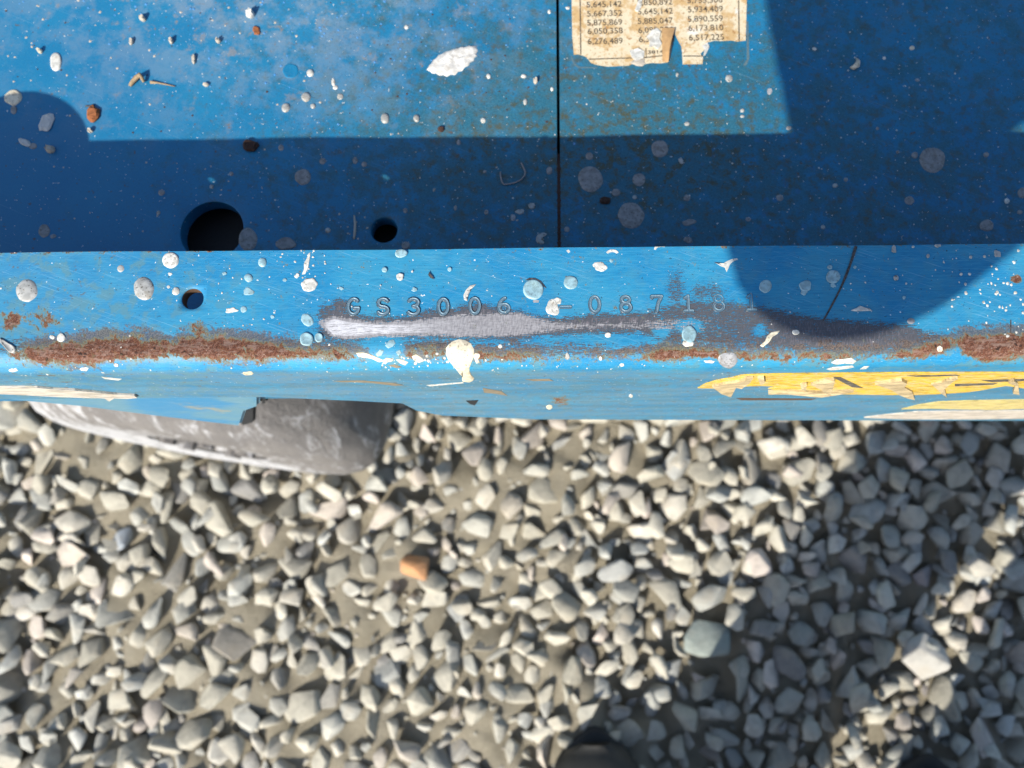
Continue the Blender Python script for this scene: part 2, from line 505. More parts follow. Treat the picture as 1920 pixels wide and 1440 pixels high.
for i, (s, p, e, vis) in enumerate(prep):
    R = s[2]; tint = s[4] or dusted(stone_tint(r), s[0], s[1]); k = r.randrange(NV) if not (s[4] and i == 0) else 4
    mtx = Matrix.LocRotScale(p, Matrix.Rotation(e[2], 3, 'Z').to_4x4().to_quaternion() @ Matrix.Rotation(e[0], 3, 'X').to_4x4().to_quaternion() @ Matrix.Rotation(e[1], 3, 'Y').to_4x4().to_quaternion(), Vector((R * 1.08, R * 1.08, R * 1.08)))
    if i in chosen:
        o = bpy.data.objects.new('stone', fine_stones[k])
        o.color = (tint[0] * .87, tint[1] * .87, tint[2] * .86, 1)
        link(o, ground); o.matrix_local = mtx
        if i == 0: o['label'] = 'orange brown stone'
    else:
        me = fine_stones[k] if vis else rough_stones[k]
        nv = len(me.vertices)
        co = np.empty(nv * 3); me.vertices.foreach_get('co', co); co = co.reshape(-1, 3)
        mm = np.array(mtx)
        gvv.append(co @ mm[:3, :3].T + mm[:3, 3])
        ls = np.empty(len(me.polygons) * 3, dtype=np.int32); me.loops.foreach_get('vertex_index', ls)
        gff.append(ls.reshape(-1, 3) + base); base += nv
        gtt.append(np.tile(np.array((*tint, 1.0)), (nv, 1)))
V = np.concatenate(gvv); Fc = np.concatenate(gff)
me = bpy.data.meshes.new('gravel')
me.vertices.add(len(V)); me.vertices.foreach_set('co', V.ravel())
me.loops.add(len(Fc) * 3); me.loops.foreach_set('vertex_index', Fc.ravel().astype(np.int32))
me.polygons.add(len(Fc)); me.polygons.foreach_set('loop_start', np.arange(0, len(Fc) * 3, 3, dtype=np.int32))
me.update(calc_edges=True)
me.polygons.foreach_set('use_smooth', [True] * len(Fc))
ca = me.color_attributes.new('tint', 'FLOAT_COLOR', 'POINT'); ca.data.foreach_set('color', np.concatenate(gtt).ravel())
me.materials.append(M['gravel'])
try: me.set_sharp_from_angle(angle=math.radians(40))
except Exception: pass
gravel = link(bpy.data.objects.new('gravel', me), ground)
gravel['kind'] = 'stuff'

# ------------------------------------------------------------------ the machine
lift = tag(empty('scissor_lift'), 'worn blue steel chassis of a scissor lift with a serial number stamped on its rail', 'scissor lift')
G = 0.065                      # the deck lies this far below the rail's top face
ZP = ZR - G
YE = 0.0915                    # inner edge of the rail's flange
YF = float(aty(960, 694, 0.0541)[1])   # outer face of the rail
RB = 0.007                     # outer radius of the bend
S1 = YE - (YF + RB)            # flat flange
S2 = S1 + RB * math.pi / 2     # end of the bend
SF = 0.125
zb_x = [-.9, -.0876, -.055, -.0410, -.0375, -.0285, .010, .10, .23, .9]
zb_z = [.549, .547, .537, .532, .516, .504, .492, .485, .475, .475]
def zbot(x): return np.interp(x, zb_x, zb_z)
def rail_pos(x, s, off=0.0):
    """a point of the rail's outer skin: x along, s across from the inner edge over the bend and down the face"""
    x = np.asarray(x, float); s = np.asarray(s, float)
    y = np.empty(np.broadcast(x, s).shape); z = np.empty_like(y)
    x = np.broadcast_to(x, y.shape); s = np.broadcast_to(s, y.shape)
    a = s <= S1; c = s > S2; b = ~(a | c)
    y[a] = YE - s[a]; z[a] = ZR + off
    th = (s[b] - S1) / RB
    y[b] = YF + RB - (RB + off) * np.sin(th); z[b] = ZR - RB + (RB + off) * np.cos(th)
    y[c] = YF - off; z[c] = ZR - RB - (s[c] - S2)
    return np.stack([x, y, z], -1)
_sg = np.linspace(0, S2 + .14, 2600)
def to_rail(px, py):
    x = (px - 960) / F * .23
    for _ in range(4):
        qx, qy = proj(rail_pos(np.full_like(_sg, x), _sg))
        i = int(np.argmin(np.abs(qy - py)))
        d = (ZC - rail_pos(x, _sg[i])[2]) / math.cos(TH)
        x += (px - qx[i]) / F * d
    return x, _sg[i]

def tab(x, pts):
    p = np.array(pts, float)
    return np.interp(x, p[:, 0], p[:, 1])
def band(px, py, rows, soft):
    """rows: x, top, bottom, strength (photo pixels on the rail's skin)"""
    a = np.array(rows, float)
    top = np.interp(px, a[:, 0], a[:, 1]); bot = np.interp(px, a[:, 0], a[:, 2]); st = np.interp(px, a[:, 0], a[:, 3])
    return st * np.clip((py - top) / soft + .5, 0, 1) * np.clip((bot - py) / soft + .5, 0, 1)
def blob(px, py, cx, cy, rx, ry):
    return np.clip(1.4 - 1.4 * np.hypot((px - cx) / rx, (py - cy) / ry), 0, 1)
RUST = [(-400, 630, 680, .9), (-60, 630, 675, .7), (0, 640, 672, .35), (30, 648, 676, .7), (60, 640, 682, 1), (130, 633, 687, 1), (180, 628, 686, 1), (215, 622, 682, 1), (270, 624, 676, 1), (325, 634, 672, .86), (345, 622, 676, .95), (420, 622, 682, 1), (500, 632, 680, 1), (560, 645, 676, .9), (650, 650, 677, .9), (690, 655, 672, .55), (705, 655, 672, .1), (745, 655, 672, .15), (765, 648, 673, .85), (835, 646, 673, .85), (850, 650, 668, .6), (900, 650, 680, .72), (960, 653, 680, .74), (1000, 656, 680, .75), (1040, 658, 678, .62), (1100, 658, 677, .66), (1190, 657, 676, .66), (1225, 652, 678, .8), (1245, 640, 680, 1), (1300, 646, 676, .95), (1400, 652, 677, .85), (1500, 656, 678, .95), (1580, 657, 676, 1), (1650, 656, 674, 1), (1715, 648, 675, 1), (1750, 636, 672, 1), (1772, 631, 664, .95), (1794, 626, 650, .9), (1812, 622, 670, .95), (1850, 620, 682, 1.05), (1920, 618, 676, 1.05), (2300, 620, 680, 1)]
BARE = [(585, 604, 608, 0), (600, 600, 612, .8), (625, 592, 634, .96), (660, 599, 636, .97), (710, 603, 633, .95), (770, 601, 631, .90), (820, 594, 631, .84), (870, 589, 633, .82), (930, 586, 633, .80), (980, 586, 631, .77), (1000, 592, 627, .72), (1040, 602, 622, .66), (1100, 604, 618, .62), (1180, 602, 618, .56), (1240, 596, 622, .5), (1320, 590, 630, .35), (1400, 590, 640, .15), (1450, 590, 640, 0)]
PRIM = [(575, 590, 612, 0), (605, 568, 640, .62), (630, 572, 642, .8), (680, 592, 640, .8), (760, 592, 636, .8), (800, 580, 636, .8), (850, 576, 638, .82), (900, 568, 638, .84), (965, 580, 640, .84), (1010, 592, 632, .85), (1060, 596, 628, .9), (1120, 588, 626, .9), (1200, 586, 624, .88), (1235, 576, 640, .66), (1300, 560, 645, .66), (1360, 562, 650, .64), (1430, 572, 652, .72), (1470, 582, 655, .80), (1540, 596, 658, .82), (1620, 602, 660, .86), (1700, 608, 658, .80), (1760, 622, 642, .5), (1800, 624, 640, 0)]
GREY = [(640, 632, 668, .45), (690, 636, 655, .2), (760, 634, 660, .5), (900, 640, 670, .5), (1050, 640, 672, .52), (1160, 645, 670, .5), (1250, 640, 668, .55), (1400, 640, 660, .55), (1480, 640, 658, .5)]

def rail_attrs(me, P3):
    px, py = proj(P3)
    rust = .88 * band(px, py, [(a_, b_ + 8, c_ - 3, min(1, d_ * 1.06)) for a_, b_, c_, d_ in RUST], 22)
    bare = band(px, py, BARE, 15)
    prim = np.maximum(band(px, py, PRIM, 24), band(px, py, GREY, 22))
    prim = np.maximum(prim, .78 * blob(px, py, 640, 575, 30, 26))
    prim = np.maximum(prim, .50 * blob(px, py, 1268, 540, 30, 60))
    prim = np.maximum(prim, .50 * blob(px, py, 1325, 548, 60, 30))
    prim = prim * (1 - .9 * blob(px, py, 720, 646, 46, 24)) * (1 - .9 * blob(px, py, 1292, 612, 34, 20)) * (1 - .8 * blob(px, py, 1240, 624, 26, 14)) * (1 - .7 * blob(px, py, 1425, 620, 22, 16))
    rust = np.maximum(rust, .72 * blob(px, py, 20, 600, 34, 26))
    rust = np.maximum(rust, .9 * blob(px, py, 1905, 523, 15, 13))
    rust = np.maximum(rust, .5 * blob(px, py, 85, 600, 40, 40))
    rust = np.maximum(rust, .52 * blob(px, py, 370, 620, 24, 40))
    rust = np.maximum(rust, .55 * blob(px, py, 1050, 752, 26, 16))
    rust = np.maximum(rust, .45 * band(px, py, [(0, 468, 476, .9), (350, 466, 474, .9), (500, 466, 472, .3), (1000, 464, 470, .5), (1400, 460, 466, .6), (1920, 455, 461, .6)], 4))
    dust = .95 * np.clip((py - 692) / 8, 0, 1) * np.clip(1.0 - .12 * np.abs(np.sin(px / 90)), 0, 1)
    dust = np.maximum(dust, .28 * np.clip((430 - px) / 300, 0, 1))
    teal = np.clip((520 - px) / 300, 0, 1) * .9 + .8 * np.clip((py - 640) / 30, 0, 1) * np.clip((705 - py) / 20, 0, 1) + .25
    teal = np.clip(teal, 0, 1)
    freckle = np.clip((px < 200) * .6 + (py > 640) * .5, 0, 1).astype(float)
    wash = .85 * band(px, py + 0, [(a_, b_ - 12, c_ + 1, min(1, d_ * 1.1)) for a_, b_, c_, d_ in RUST], 30)
    for nme, a in (('wash', wash), ('rust', rust), ('bare', bare), ('primer', prim), ('dust', dust), ('teal', teal), ('freckle', freckle)):
        at = me.attributes.new(nme, 'FLOAT', 'POINT'); at.data.foreach_set('value', a.astype(np.float32))

def sheet(us, vs, fn, holes, thick_fn, name, mat, parent, ring=24):
    """a skin over the grid us x vs with round holes cut right through and their walls lined
    holes: (u, v, radius); fn(u, v, off) gives points"""
    nu, nv = len(us), len(vs)
    U, Vv = np.meshgrid(us, vs)
    keep = np.ones((nv - 1, nu - 1), bool)
    P = [fn(U.ravel(), Vv.ravel(), 0.0)]
    faces, walls = [], []
    count = nu * nv
    extra = []
    for (hu, hv, hr) in holes:
        i0 = int(np.searchsorted(us, hu - hr * 1.25)) - 1; i1 = int(np.searchsorted(us, hu + hr * 1.25))
        j0 = int(np.searchsorted(vs, hv - hr * 1.25)) - 1; j1 = int(np.searchsorted(vs, hv + hr * 1.25))
        keep[j0:j1, i0:i1] = False
        loop = [(i, j0) for i in range(i0, i1)] + [(i1, j) for j in range(j0, j1)] + [(i, j1) for i in range(i1, i0, -1)] + [(i0, j) for j in range(j1, j0, -1)]
        ang = [math.atan2(vs[j] - hv, us[i] - hu) for i, j in loop]
        n = len(loop)
        rings = []
        for (rr, off) in ((1.06, 0.0), (1.0, -.0003), (1.0, -1.0)):
            cu = np.array([hu + hr * rr * math.cos(a) for a in ang]); cv = np.array([hv + hr * rr * math.sin(a) for a in ang])
            t_ = off if off > -.5 else -thick_fn
            extra.append(fn(cu, cv, t_)); rings.append(list(range(count, count + n))); count += n
        lp = [j * nu + i for i, j in loop]
        for k in range(n):
            q = (k + 1) % n
            faces.append((lp[k], lp[q], rings[0][q], rings[0][k]))
            faces.append((rings[0][k], rings[0][q], rings[1][q], rings[1][k]))
            walls.append(len(faces)); faces.append((rings[1][k], rings[1][q], rings[2][q], rings[2][k]))
    for j in range(nv - 1):
        row = np.nonzero(keep[j])[0]
        for i in row: faces.append((j * nu + i, j * nu + i + 1, (j + 1) * nu + i + 1, (j + 1) * nu + i))
    # underside, open over the holes, and the cut edges round the border
    cu_ = us[::6] if us[::6][-1] == us[-1] else np.append(us[::6], us[-1])
    border = [(i, 0) for i in range(nu - 1)] + [(nu - 1, j) for j in range(nv - 1)] + [(i, nv - 1) for i in range(nu - 1, 0, -1)] + [(0, j) for j in range(nv - 1, 0, -1)]
    bi = [j * nu + i for i, j in border]
    low = fn(np.array([us[i] for i, j in border]), np.array([vs[j] for i, j in border]), -thick_fn)
    extra.append(low); lo0 = count; count += len(border)
    nb = len(border)
    nf = len(faces)
    for k in range(nb):
        q = (k + 1) % nb
        faces.append((bi[q], bi[k], lo0 + k, lo0 + q))
    verts = np.concatenate(P + extra)
    o = mesh_obj(name, verts, faces, mat, parent)
    if name == 'rail':
        o.data.materials.append(M['edge_rust'])
        for pi in walls: o.data.polygons[pi].material_index = 1
    return o, verts, nf

# rail: fine rows, a cut edge, two bolt holes in view or near it
hole_uv = [to_rail(361, 560)]
hx1, hs1 = hole_uv[0]
hole2 = atz(405, 327, ZP) - np.array([KX * G, KY * G, 0])
rail_holes = [(hx1, hs1, .0033), (float(hole2[0]), YE - float(hole2[1]), .0033)]
us = np.concatenate([np.arange(-.80, -.24, .02), np.arange(-.24, .20, .0006), np.arange(.20, 1.0, .02)])
vs = np.concatenate([np.arange(0, S1, .0006), np.linspace(S1, S2, 22), ])
vs = np.unique(np.round(vs, 6))
vs = np.concatenate([vs, S2 + np.linspace(0, 1, 40)[1:] * SF])
def rail_fn(u, v, off):
    u = np.asarray(u, float); v = np.asarray(v, float)
    L = (ZR - RB) - zbot(u)
    s = np.where(v > S2, S2 + (v - S2) / SF * L, v)
    wob = .00025 * np.sin(u * 37) + .00015 * np.sin(u * 91 + 1)
    P = rail_pos(u, s, off)
    P[:, 2] += np.where(s < S1 + .004, wob * np.clip(1 - s / S1, 0, 1), 0)
    return P
rail, rv, nf = sheet(us, vs, rail_fn, rail_holes, .004, 'rail', M['rail'], lift)
rail_attrs(rail.data, rv)
sharp(rail, 60)
rail['label'] = 'bent blue rail with worn serial number'

# a rounded lug on the rail's inner edge, beyond the picture
lc = atz(40, 285, ZP) - np.array([KX * G, KY * G, 0])
bm = bmesh.new()
ring = [bm.verts.new((lc[0] + .0285 * math.cos(a), lc[1] + .0285 * math.sin(a), ZR - .0005)) for a in np.linspace(0, math.pi, 24)]
ring += [bm.verts.new((lc[0] - .0285, YE - .012, ZR - .0005)), bm.verts.new((lc[0] + .0285, YE - .012, ZR - .0005))]
f_ = bm.faces.new(ring)
ex = bmesh.ops.extrude_face_region(bm, geom=[f_])
bmesh.ops.translate(bm, vec=(0, 0, -.003), verts=[v for v in ex['geom'] if isinstance(v, bmesh.types.BMVert)])
bm_obj('lug', bm, M['rail'], lift, False)

# ------------------------------------------------------------------ deck plates with a gap between them
xa, xb = atz(1045.5, 0, ZP), atz(1048.5, 470, ZP)
def seam_x(y): return xa[0] + (y - xa[1]) / (xb[1] - xa[1]) * (xb[0] - xa[0])
h1, h2 = atz(397, 432, ZP), atz(720, 431, ZP)
TP = .007
YW = YF + .0045
vsp = np.concatenate([np.arange(YW, .262, .0016), np.geomspace(.262, .80, 14)])
def plate_fn_left(u, v, off):
    x = seam_x(v) - .00065 - u
    return np.stack([x, v, np.full_like(v, ZP + off)], -1)
def plate_fn_right(u, v, off):
    x = seam_x(v) + .00065 + u
    return np.stack([x, v, np.full_like(v, ZP + off)], -1)
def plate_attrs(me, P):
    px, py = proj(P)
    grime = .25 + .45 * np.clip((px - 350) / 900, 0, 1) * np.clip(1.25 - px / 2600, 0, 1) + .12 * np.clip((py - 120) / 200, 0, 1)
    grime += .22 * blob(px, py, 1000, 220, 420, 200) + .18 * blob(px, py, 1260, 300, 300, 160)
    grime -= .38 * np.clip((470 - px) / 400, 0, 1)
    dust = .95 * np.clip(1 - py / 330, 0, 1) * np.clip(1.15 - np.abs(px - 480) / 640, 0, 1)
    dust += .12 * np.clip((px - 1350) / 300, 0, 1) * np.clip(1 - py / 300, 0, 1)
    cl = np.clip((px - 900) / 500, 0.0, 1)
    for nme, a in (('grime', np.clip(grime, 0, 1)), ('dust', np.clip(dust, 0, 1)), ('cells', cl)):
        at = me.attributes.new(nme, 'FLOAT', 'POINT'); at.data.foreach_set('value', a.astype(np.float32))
ul = np.concatenate([np.arange(0, .26, .0016), np.geomspace(.26, .95, 12)])
lh = [(seam_x(h1[1]) - .00065 - h1[0], float(h1[1]), .0127), (seam_x(h2[1]) - .00065 - h2[0], float(h2[1]), .0054)]
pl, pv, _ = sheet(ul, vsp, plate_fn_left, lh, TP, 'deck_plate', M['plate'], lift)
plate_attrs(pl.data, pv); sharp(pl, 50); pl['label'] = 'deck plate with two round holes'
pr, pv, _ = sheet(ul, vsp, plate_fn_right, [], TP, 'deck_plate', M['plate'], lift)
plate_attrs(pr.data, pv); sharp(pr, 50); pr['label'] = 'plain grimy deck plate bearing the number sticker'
# caked dirt that fills the lower part of the gap
dv, df = [], []
yy = np.linspace(atz(1047, 285, ZP)[1], atz(1047, 468, ZP)[1], 60)
for i, y in enumerate(yy):
    d = -.0011 + .0009 * min(1, i / 6) + random.uniform(-.0003, .0003)
    dv += [(seam_x(y) - .0009, y, ZP + d), (seam_x(y) + random.uniform(-.0002, .0002), y, ZP + d + .0003), (seam_x(y) + .0009, y, ZP + d)]
    if i: b_ = 3 * i; df += [(b_ - 3, b_ - 2, b_ + 1, b_), (b_ - 2, b_ - 1, b_ + 2, b_ + 1)]
mesh_obj('gap_dirt', dv, df, M['dark_flake'], lift)
# dark sheet added under the deck to give the holes a dark inside
bm = bmesh.new()
bmesh.ops.create_cube(bm, size=1, matrix=Matrix.Translation((.1, .445, .503)) @ Matrix.Diagonal((1.7, .70, .006, 1)))
bm_obj('dark_hole_backing', bm, M['dark_steel'], lift, False)

# ------------------------------------------------------------------ paint drops, splashes and flakes stuck to the steel
def outline(cx, cy, rx, ry, irr, seed, n=22, ang=0.0):
    rr = random.Random(seed)
    ph = [rr.uniform(0, 6.28) for _ in range(6)]; am = [rr.gauss(0, 1) for _ in range(6)]
    pts = []
    for k in range(n):
        a = 2 * math.pi * k / n
        q = 1 + irr * sum(am[m] * math.sin((m + 2) * a + ph[m]) / (m + 1.5) for m in range(6))
        u, v = rx * q * math.cos(a), ry * q * math.sin(a)
        pts.append((cx + u * math.cos(ang) - v * math.sin(ang), cy + u * math.sin(ang) + v * math.cos(ang)))
    return pts
PROF = {'dome': ((0, 1.0), (.45, .90), (.78, .60), (.93, .28), (1.0, 0.0)),
        'flat': ((0, 1.0), (.2, 1.0), (.4, 1.0), (.6, 1.0), (.76, 1.0), (.90, .95), (1.0, 0.0)),
        'rim': ((0, .55), (.6, .5), (.82, 1.0), (.94, .75), (1.0, 0.0))}
def stuck(name, pts, h, style, mat, where, parent, noise_h=0.0):
    """a drop with a height profile on the rail ('rail') or on a deck plate ('deck')"""
    n = len(pts)
    if where == 'rail': uv = np.array([to_rail(*p) for p in pts])
    else: uv = np.array([atz(px, py, ZP)[:2] for px, py in pts])
    c = uv.mean(0)
    rows = [c[None, :]]; offs = [np.array([h * PROF[style][0][1]])]
    for (fr, hh) in PROF[style][1:]:
        rows.append(c + (uv - c) * fr)
        o_ = np.full(n, h * hh)
        if noise_h and fr < 1: o_ = o_ + np.array([random.uniform(-noise_h, noise_h) for _ in range(n)])
        offs.append(o_)
    A = np.concatenate(rows); O = np.concatenate(offs) + .00003
    if where == 'rail': P = rail_pos_off(A[:, 0], A[:, 1], O)
    else: P = np.stack([A[:, 0], A[:, 1], ZP + O], -1)
    c3 = P.mean(0); 
    faces = [(0, 1 + k, 1 + (k + 1) % n) for k in range(n)]
    for q in range(1, len(PROF[style]) - 1):
        a0 = 1 + (q - 1) * n; b0 = a0 + n
        faces += [(a0 + k, b0 + k, b0 + (k + 1) % n, a0 + (k + 1) % n) for k in range(n)]
    o = mesh_obj(name, P, faces, mat, parent)
    return o
def rail_pos_off(x, s, off):
    P = np.empty((len(x), 3))
    for i in range(len(x)): P[i] = rail_pos(x[i], s[i], off[i] + .00028 * max(0, 1 - s[i] / S1) * 0)
    return P + np.array([0, 0, 0])
def poly(name, pts, off, mat, parent, where='rail', thick=.00012, crumple=0.0, smooth=False):
    """a thin sheet of torn outline lying on the steel, with a thickness of its own"""
    if where == 'rail': uv = [to_rail(*p) for p in pts]
    else: uv = [tuple(atz(px, py, ZP)[:2]) for px, py in pts]
    tri = geometry.tessellate_polygon([[Vector((a, b, 0)) for a, b in uv]])
    n = len(uv)
    def P(a, b, o):
        return rail_pos(a, b, o) if where == 'rail' else np.array([a, b, ZP + o])
    verts = [P(a, b, off + thick + random.uniform(0, crumple)) for a, b in uv] + [P(a, b, off * .3) for a, b in uv]
    faces = [tuple(t_) for t_ in tri] + [(k, (k + 1) % n, n + (k + 1) % n, n + k) for k in range(n)]
    bm = bmesh.new()
    bv = [bm.verts.new(v) for v in verts]
    for f_ in faces:
        try: bm.faces.new([bv[i] for i in f_])
        except ValueError: pass
    return bm_obj(name, bm, mat, parent, smooth)

M['scuff'] = simple('brownish_scuff', (.20, .17, .12), .8, 0, .5, .4)
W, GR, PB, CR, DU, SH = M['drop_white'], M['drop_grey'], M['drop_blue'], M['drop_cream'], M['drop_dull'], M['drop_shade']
# x, y, rx, ry, irregularity, height mm, style, material
RAIL_DROPS = [
 (51, 545, 21, 22, .02, .75, 'dome', GR), (270, 541, 20, 22, .02, .8, 'dome', GR), (320, 488, 16, 15, .06, .35, 'flat', W), (227, 504, 8, 8, .03, .45, 'dome', GR),
 (190, 519, 4, 4, .03, .25, 'dome', W), (200, 531, 4, 4, .05, .1, 'flat', GR), (330, 546, 7, 8, .03, .4, 'dome', W), (316, 538, 3, 3, .05, .1, 'flat', W), (492, 492, 8, 9, .04, .4, 'dome', PB), (466, 521, 8, 8, .04, .35, 'dome', PB),
 (177, 484, 6, 4, .18, .1, 'flat', W), (84, 480, 4, 4, .05, .2, 'dome', W), (97, 485, 3, 3, .1, .1, 'flat', W), (319, 514, 4, 3, .2, .1, 'flat', W), (421, 513, 4, 3, .15, .1, 'flat', PB), (534, 525, 4, 3, .1, .12, 'flat', PB),
 (580, 534, 15, 13, .13, .22, 'flat', W), (576, 600, 11, 12, .16, .14, 'flat', PB), (575, 636, 13, 13, .04, .4, 'rim', PB), (598, 633, 8, 9, .05, .4, 'rim', PB), (115, 633, 7, 9, .12, .3, 'flat', W), (98, 632, 5, 4, .15, .15, 'flat', W),
 (434, 582, 11, 5, .25, .1, 'flat', W), (457, 580, 6, 6, .05, .2, 'dome', PB), (466, 547, 10, 7, .2, .06, 'flat', PB), (511, 594, 4, 3, .15, .1, 'flat', PB), (557, 517, 5, 4, .2, .15, 'flat', W),
 (752, 475, 12, 8, .05, .25, 'flat', PB), (721, 506, 5, 5, .08, .2, 'flat', PB), (750, 519, 7, 7, .08, .2, 'flat', W), (773, 509, 2, 2, .1, .1, 'flat', W), (843, 505, 4, 4, .05, .15, 'flat', PB),
 (777, 543, 5, 4, .2, .06, 'flat', PB), (1000, 543, 20, 19, .04, .55, 'rim', PB), (1070, 530, 14, 13, .04, .35, 'flat', PB), (1125, 500, 14, 9, .16, .2, 'flat', W), (1036, 577, 13, 15, .17, .22, 'flat', W), (1044, 565, 8, 8, .2, .2, 'flat', W),
 (988, 474, 6, 3, .25, .1, 'flat', W), (1014, 477, 7, 3, .25, .1, 'flat', W), (1102, 471, 7, 5, .25, .1, 'flat', W), (1146, 489, 4, 4, .06, .2, 'dome', PB),
 (1140, 628, 6, 5, .1, .2, 'flat', W), (938, 649, 4, 4, .1, .2, 'dome', W), (1126, 672, 3, 4, .1, .15, 'flat', W), (1064, 668, 4, 7, .15, .15, 'flat', GR), (1166, 684, 4, 3, .1, .15, 'flat', W),
 (1435, 537, 13, 12, .14, .22, 'flat', PB), (1510, 536, 11, 11, .1, .2, 'flat', PB), (1508, 547, 7, 6, .15, .15, 'flat', PB), (1562, 519, 14, 12, .03, .16, 'rim', M['drop_blue']), (1556, 501, 5, 4, .1, .15, 'flat', PB), (1562, 535, 5, 4, .2, .12, 'flat', PB),
 (1680, 521, 5, 5, .06, .25, 'dome', GR), (1603, 501, 3, 3, .1, .1, 'flat', PB), (1708, 602, 7, 6, .1, .25, 'dome', DU), (1492, 623, 7, 5, .16, .2, 'flat', W), (1292, 627, 14, 17, .08, .35, 'flat', PB), (1290, 644, 11, 6, .14, .3, 'flat', W),
 (1870, 476, 7, 6, .2, .2, 'flat', GR), (1676, 467, 4, 8, .25, .15, 'flat', GR), (1758, 460, 6, 4, .2, .2, 'flat', GR), (1712, 463, 3, 2, .1, .1, 'flat', W), (1740, 480, 3, 4, .1, .1, 'flat', GR), (1820, 482, 3, 3, .1, .15, 'dome', GR), (1802, 514, 3, 3, .1, .2, 'dome', W), (1695, 558, 3, 3, .1, .1, 'flat', PB),
 (1365, 675, 17, 16, .05, .2, 'flat', DU), (1330, 678, 9, 3, .3, .1, 'flat', W), (1762, 654, 6, 5, .2, .25, 'flat', CR), (894, 667, 6, 6, .1, .15, 'flat', CR), (1183, 742, 4, 3, .1, .2, 'flat', W), (1030, 763, 6, 4, .1, .2, 'flat', CR),
 (640, 541, 4, 3, .2, .08, 'flat', PB), (1005, 565, 5, 4, .3, .08, 'flat', DU), (218, 684, 5, 3, .15, .2, 'flat', W), (25, 694, 7, 4, .3, .1, 'flat', W), (465, 700, 12, 3, .2, .1, 'flat', CR), (158, 692, 9, 3, .2, .1, 'flat', W),
]
for k, (x, y, a, b, irr, h, stl, m) in enumerate(RAIL_DROPS):
    o = stuck('paint_drop', outline(x, y, a, b, max(irr, .045), 40 + k), h * .001, stl, m, 'rail', rail, h * .00012 if stl == 'flat' else 0)
    pass
# a runny cream drop over the bend, a tailed drop, streaks and torn shapes
def shape(pts, h, mat, style='flat', name='paint_drop', where='rail', parent=None):
    return stuck(name, pts, h * .001, style, mat, where, parent or rail)
o = shape([(849, 640), (860, 636), (872, 638), (883, 644), (889, 655), (889, 667), (885, 678), (881, 688), (881, 696), (884, 703), (889, 709), (887, 714), (880, 717), (868, 716), (866, 711), (868, 706), (862, 701), (856, 693), (848, 684), (840, 674), (836, 664), (836, 653), (841, 646)], .3, CR)
o['label'] = 'large cream drip running over the bend'
shape([(0, 634), (8, 637), (16, 643), (24, 647), (30, 652), (31, 658), (26, 663), (18, 661), (12, 655), (5, 647), (0, 642)], .45, GR, 'rim')
shape([(1335, 491), (1345, 494), (1354, 494), (1364, 489), (1374, 484), (1386, 482), (1387, 486), (1376, 490), (1369, 496), (1366, 504), (1362, 512), (1358, 503), (1350, 500)], .2, W)
shape([(876, 565), (870, 562), (869, 553), (874, 543), (882, 535), (893, 533), (886, 540), (880, 549), (877, 558)], .2, W)
shape([(1595, 582), (1606, 577), (1612, 573), (1622, 577), (1630, 578), (1636, 583), (1618, 583), (1606, 584)], .2, W)
shape([(1425, 648), (1434, 640), (1438, 630), (1446, 623), (1462, 620), (1458, 626), (1448, 632), (1442, 642), (1430, 651)], .15, CR)
shape([(1558, 680), (1568, 674), (1582, 673), (1596, 671), (1606, 677), (1600, 682), (1584, 681), (1566, 683)], .2, W)
shape([(1549, 692), (1562, 688), (1580, 687), (1598, 685), (1602, 688), (1588, 691), (1570, 693), (1556, 694)], .15, W)
shape([(1612, 692), (1620, 687), (1630, 686), (1624, 691)], .15, W)
shape([(566, 515), (570, 505), (570, 494), (575, 485), (578, 476), (582, 473), (581, 484), (579, 497), (577, 505), (572, 514)], .1, W)
shape([(722, 648), (730, 638), (738, 636), (742, 644), (736, 650), (728, 653)], .1, PB)
shape([(704, 664), (712, 655), (720, 657), (716, 666), (708, 669)], .1, PB)
shape([(742, 660), (750, 655), (753, 662), (747, 667)], .1, PB)
shape([(716, 677), (724, 671), (738, 672), (736, 677), (727, 679), (722, 683)], .14, CR)
shape([(742, 674), (754, 674), (766, 679), (760, 685), (750, 681)], .14, CR)
shape([(728, 685), (740, 683), (754, 688), (744, 690)], .14, M['scuff'])
shape([(668, 662), (680, 660), (694, 664), (708, 670), (722, 677), (712, 679), (696, 672), (682, 670), (672, 669)], .14, CR)
shape([(772, 668), (780, 664), (790, 670), (796, 676), (786, 680), (776, 676)], .12, CR)
shape([(888, 668), (896, 672), (900, 680), (893, 681)], .14, CR)
for (cx, cy, a0, a1, rx, ry) in ((1057, 477, 200, 340, 13, 12), (1148, 476, 195, 345, 12, 8), (1240, 468, 180, 300, 14, 10)):
    out_ = [(cx + rx * math.cos(math.radians(a)), cy + ry * math.sin(math.radians(a))) for a in np.linspace(a0, a1, 9)]
    inn = [(cx + (rx - 4) * math.cos(math.radians(a)), cy + (ry - 4) * math.sin(math.radians(a)) + 1) for a in np.linspace(a1, a0, 9)]
    poly('paint_drop', out_ + inn, .0001, W, rail)
# dark gap that has opened at the top of one drop, and a dark crescent chip
poly('paint_crack', [(985, 526), (992, 522), (1003, 522), (1013, 527), (1020, 535), (1024, 541), (1018, 537), (1010, 529), (1001, 526), (992, 526)], .0002, M['gouge'], rail)
poly('paint_crack', [(805, 509), (803, 516), (807, 521), (814, 524), (811, 518), (807, 514)], .0001, M['gouge'], rail)
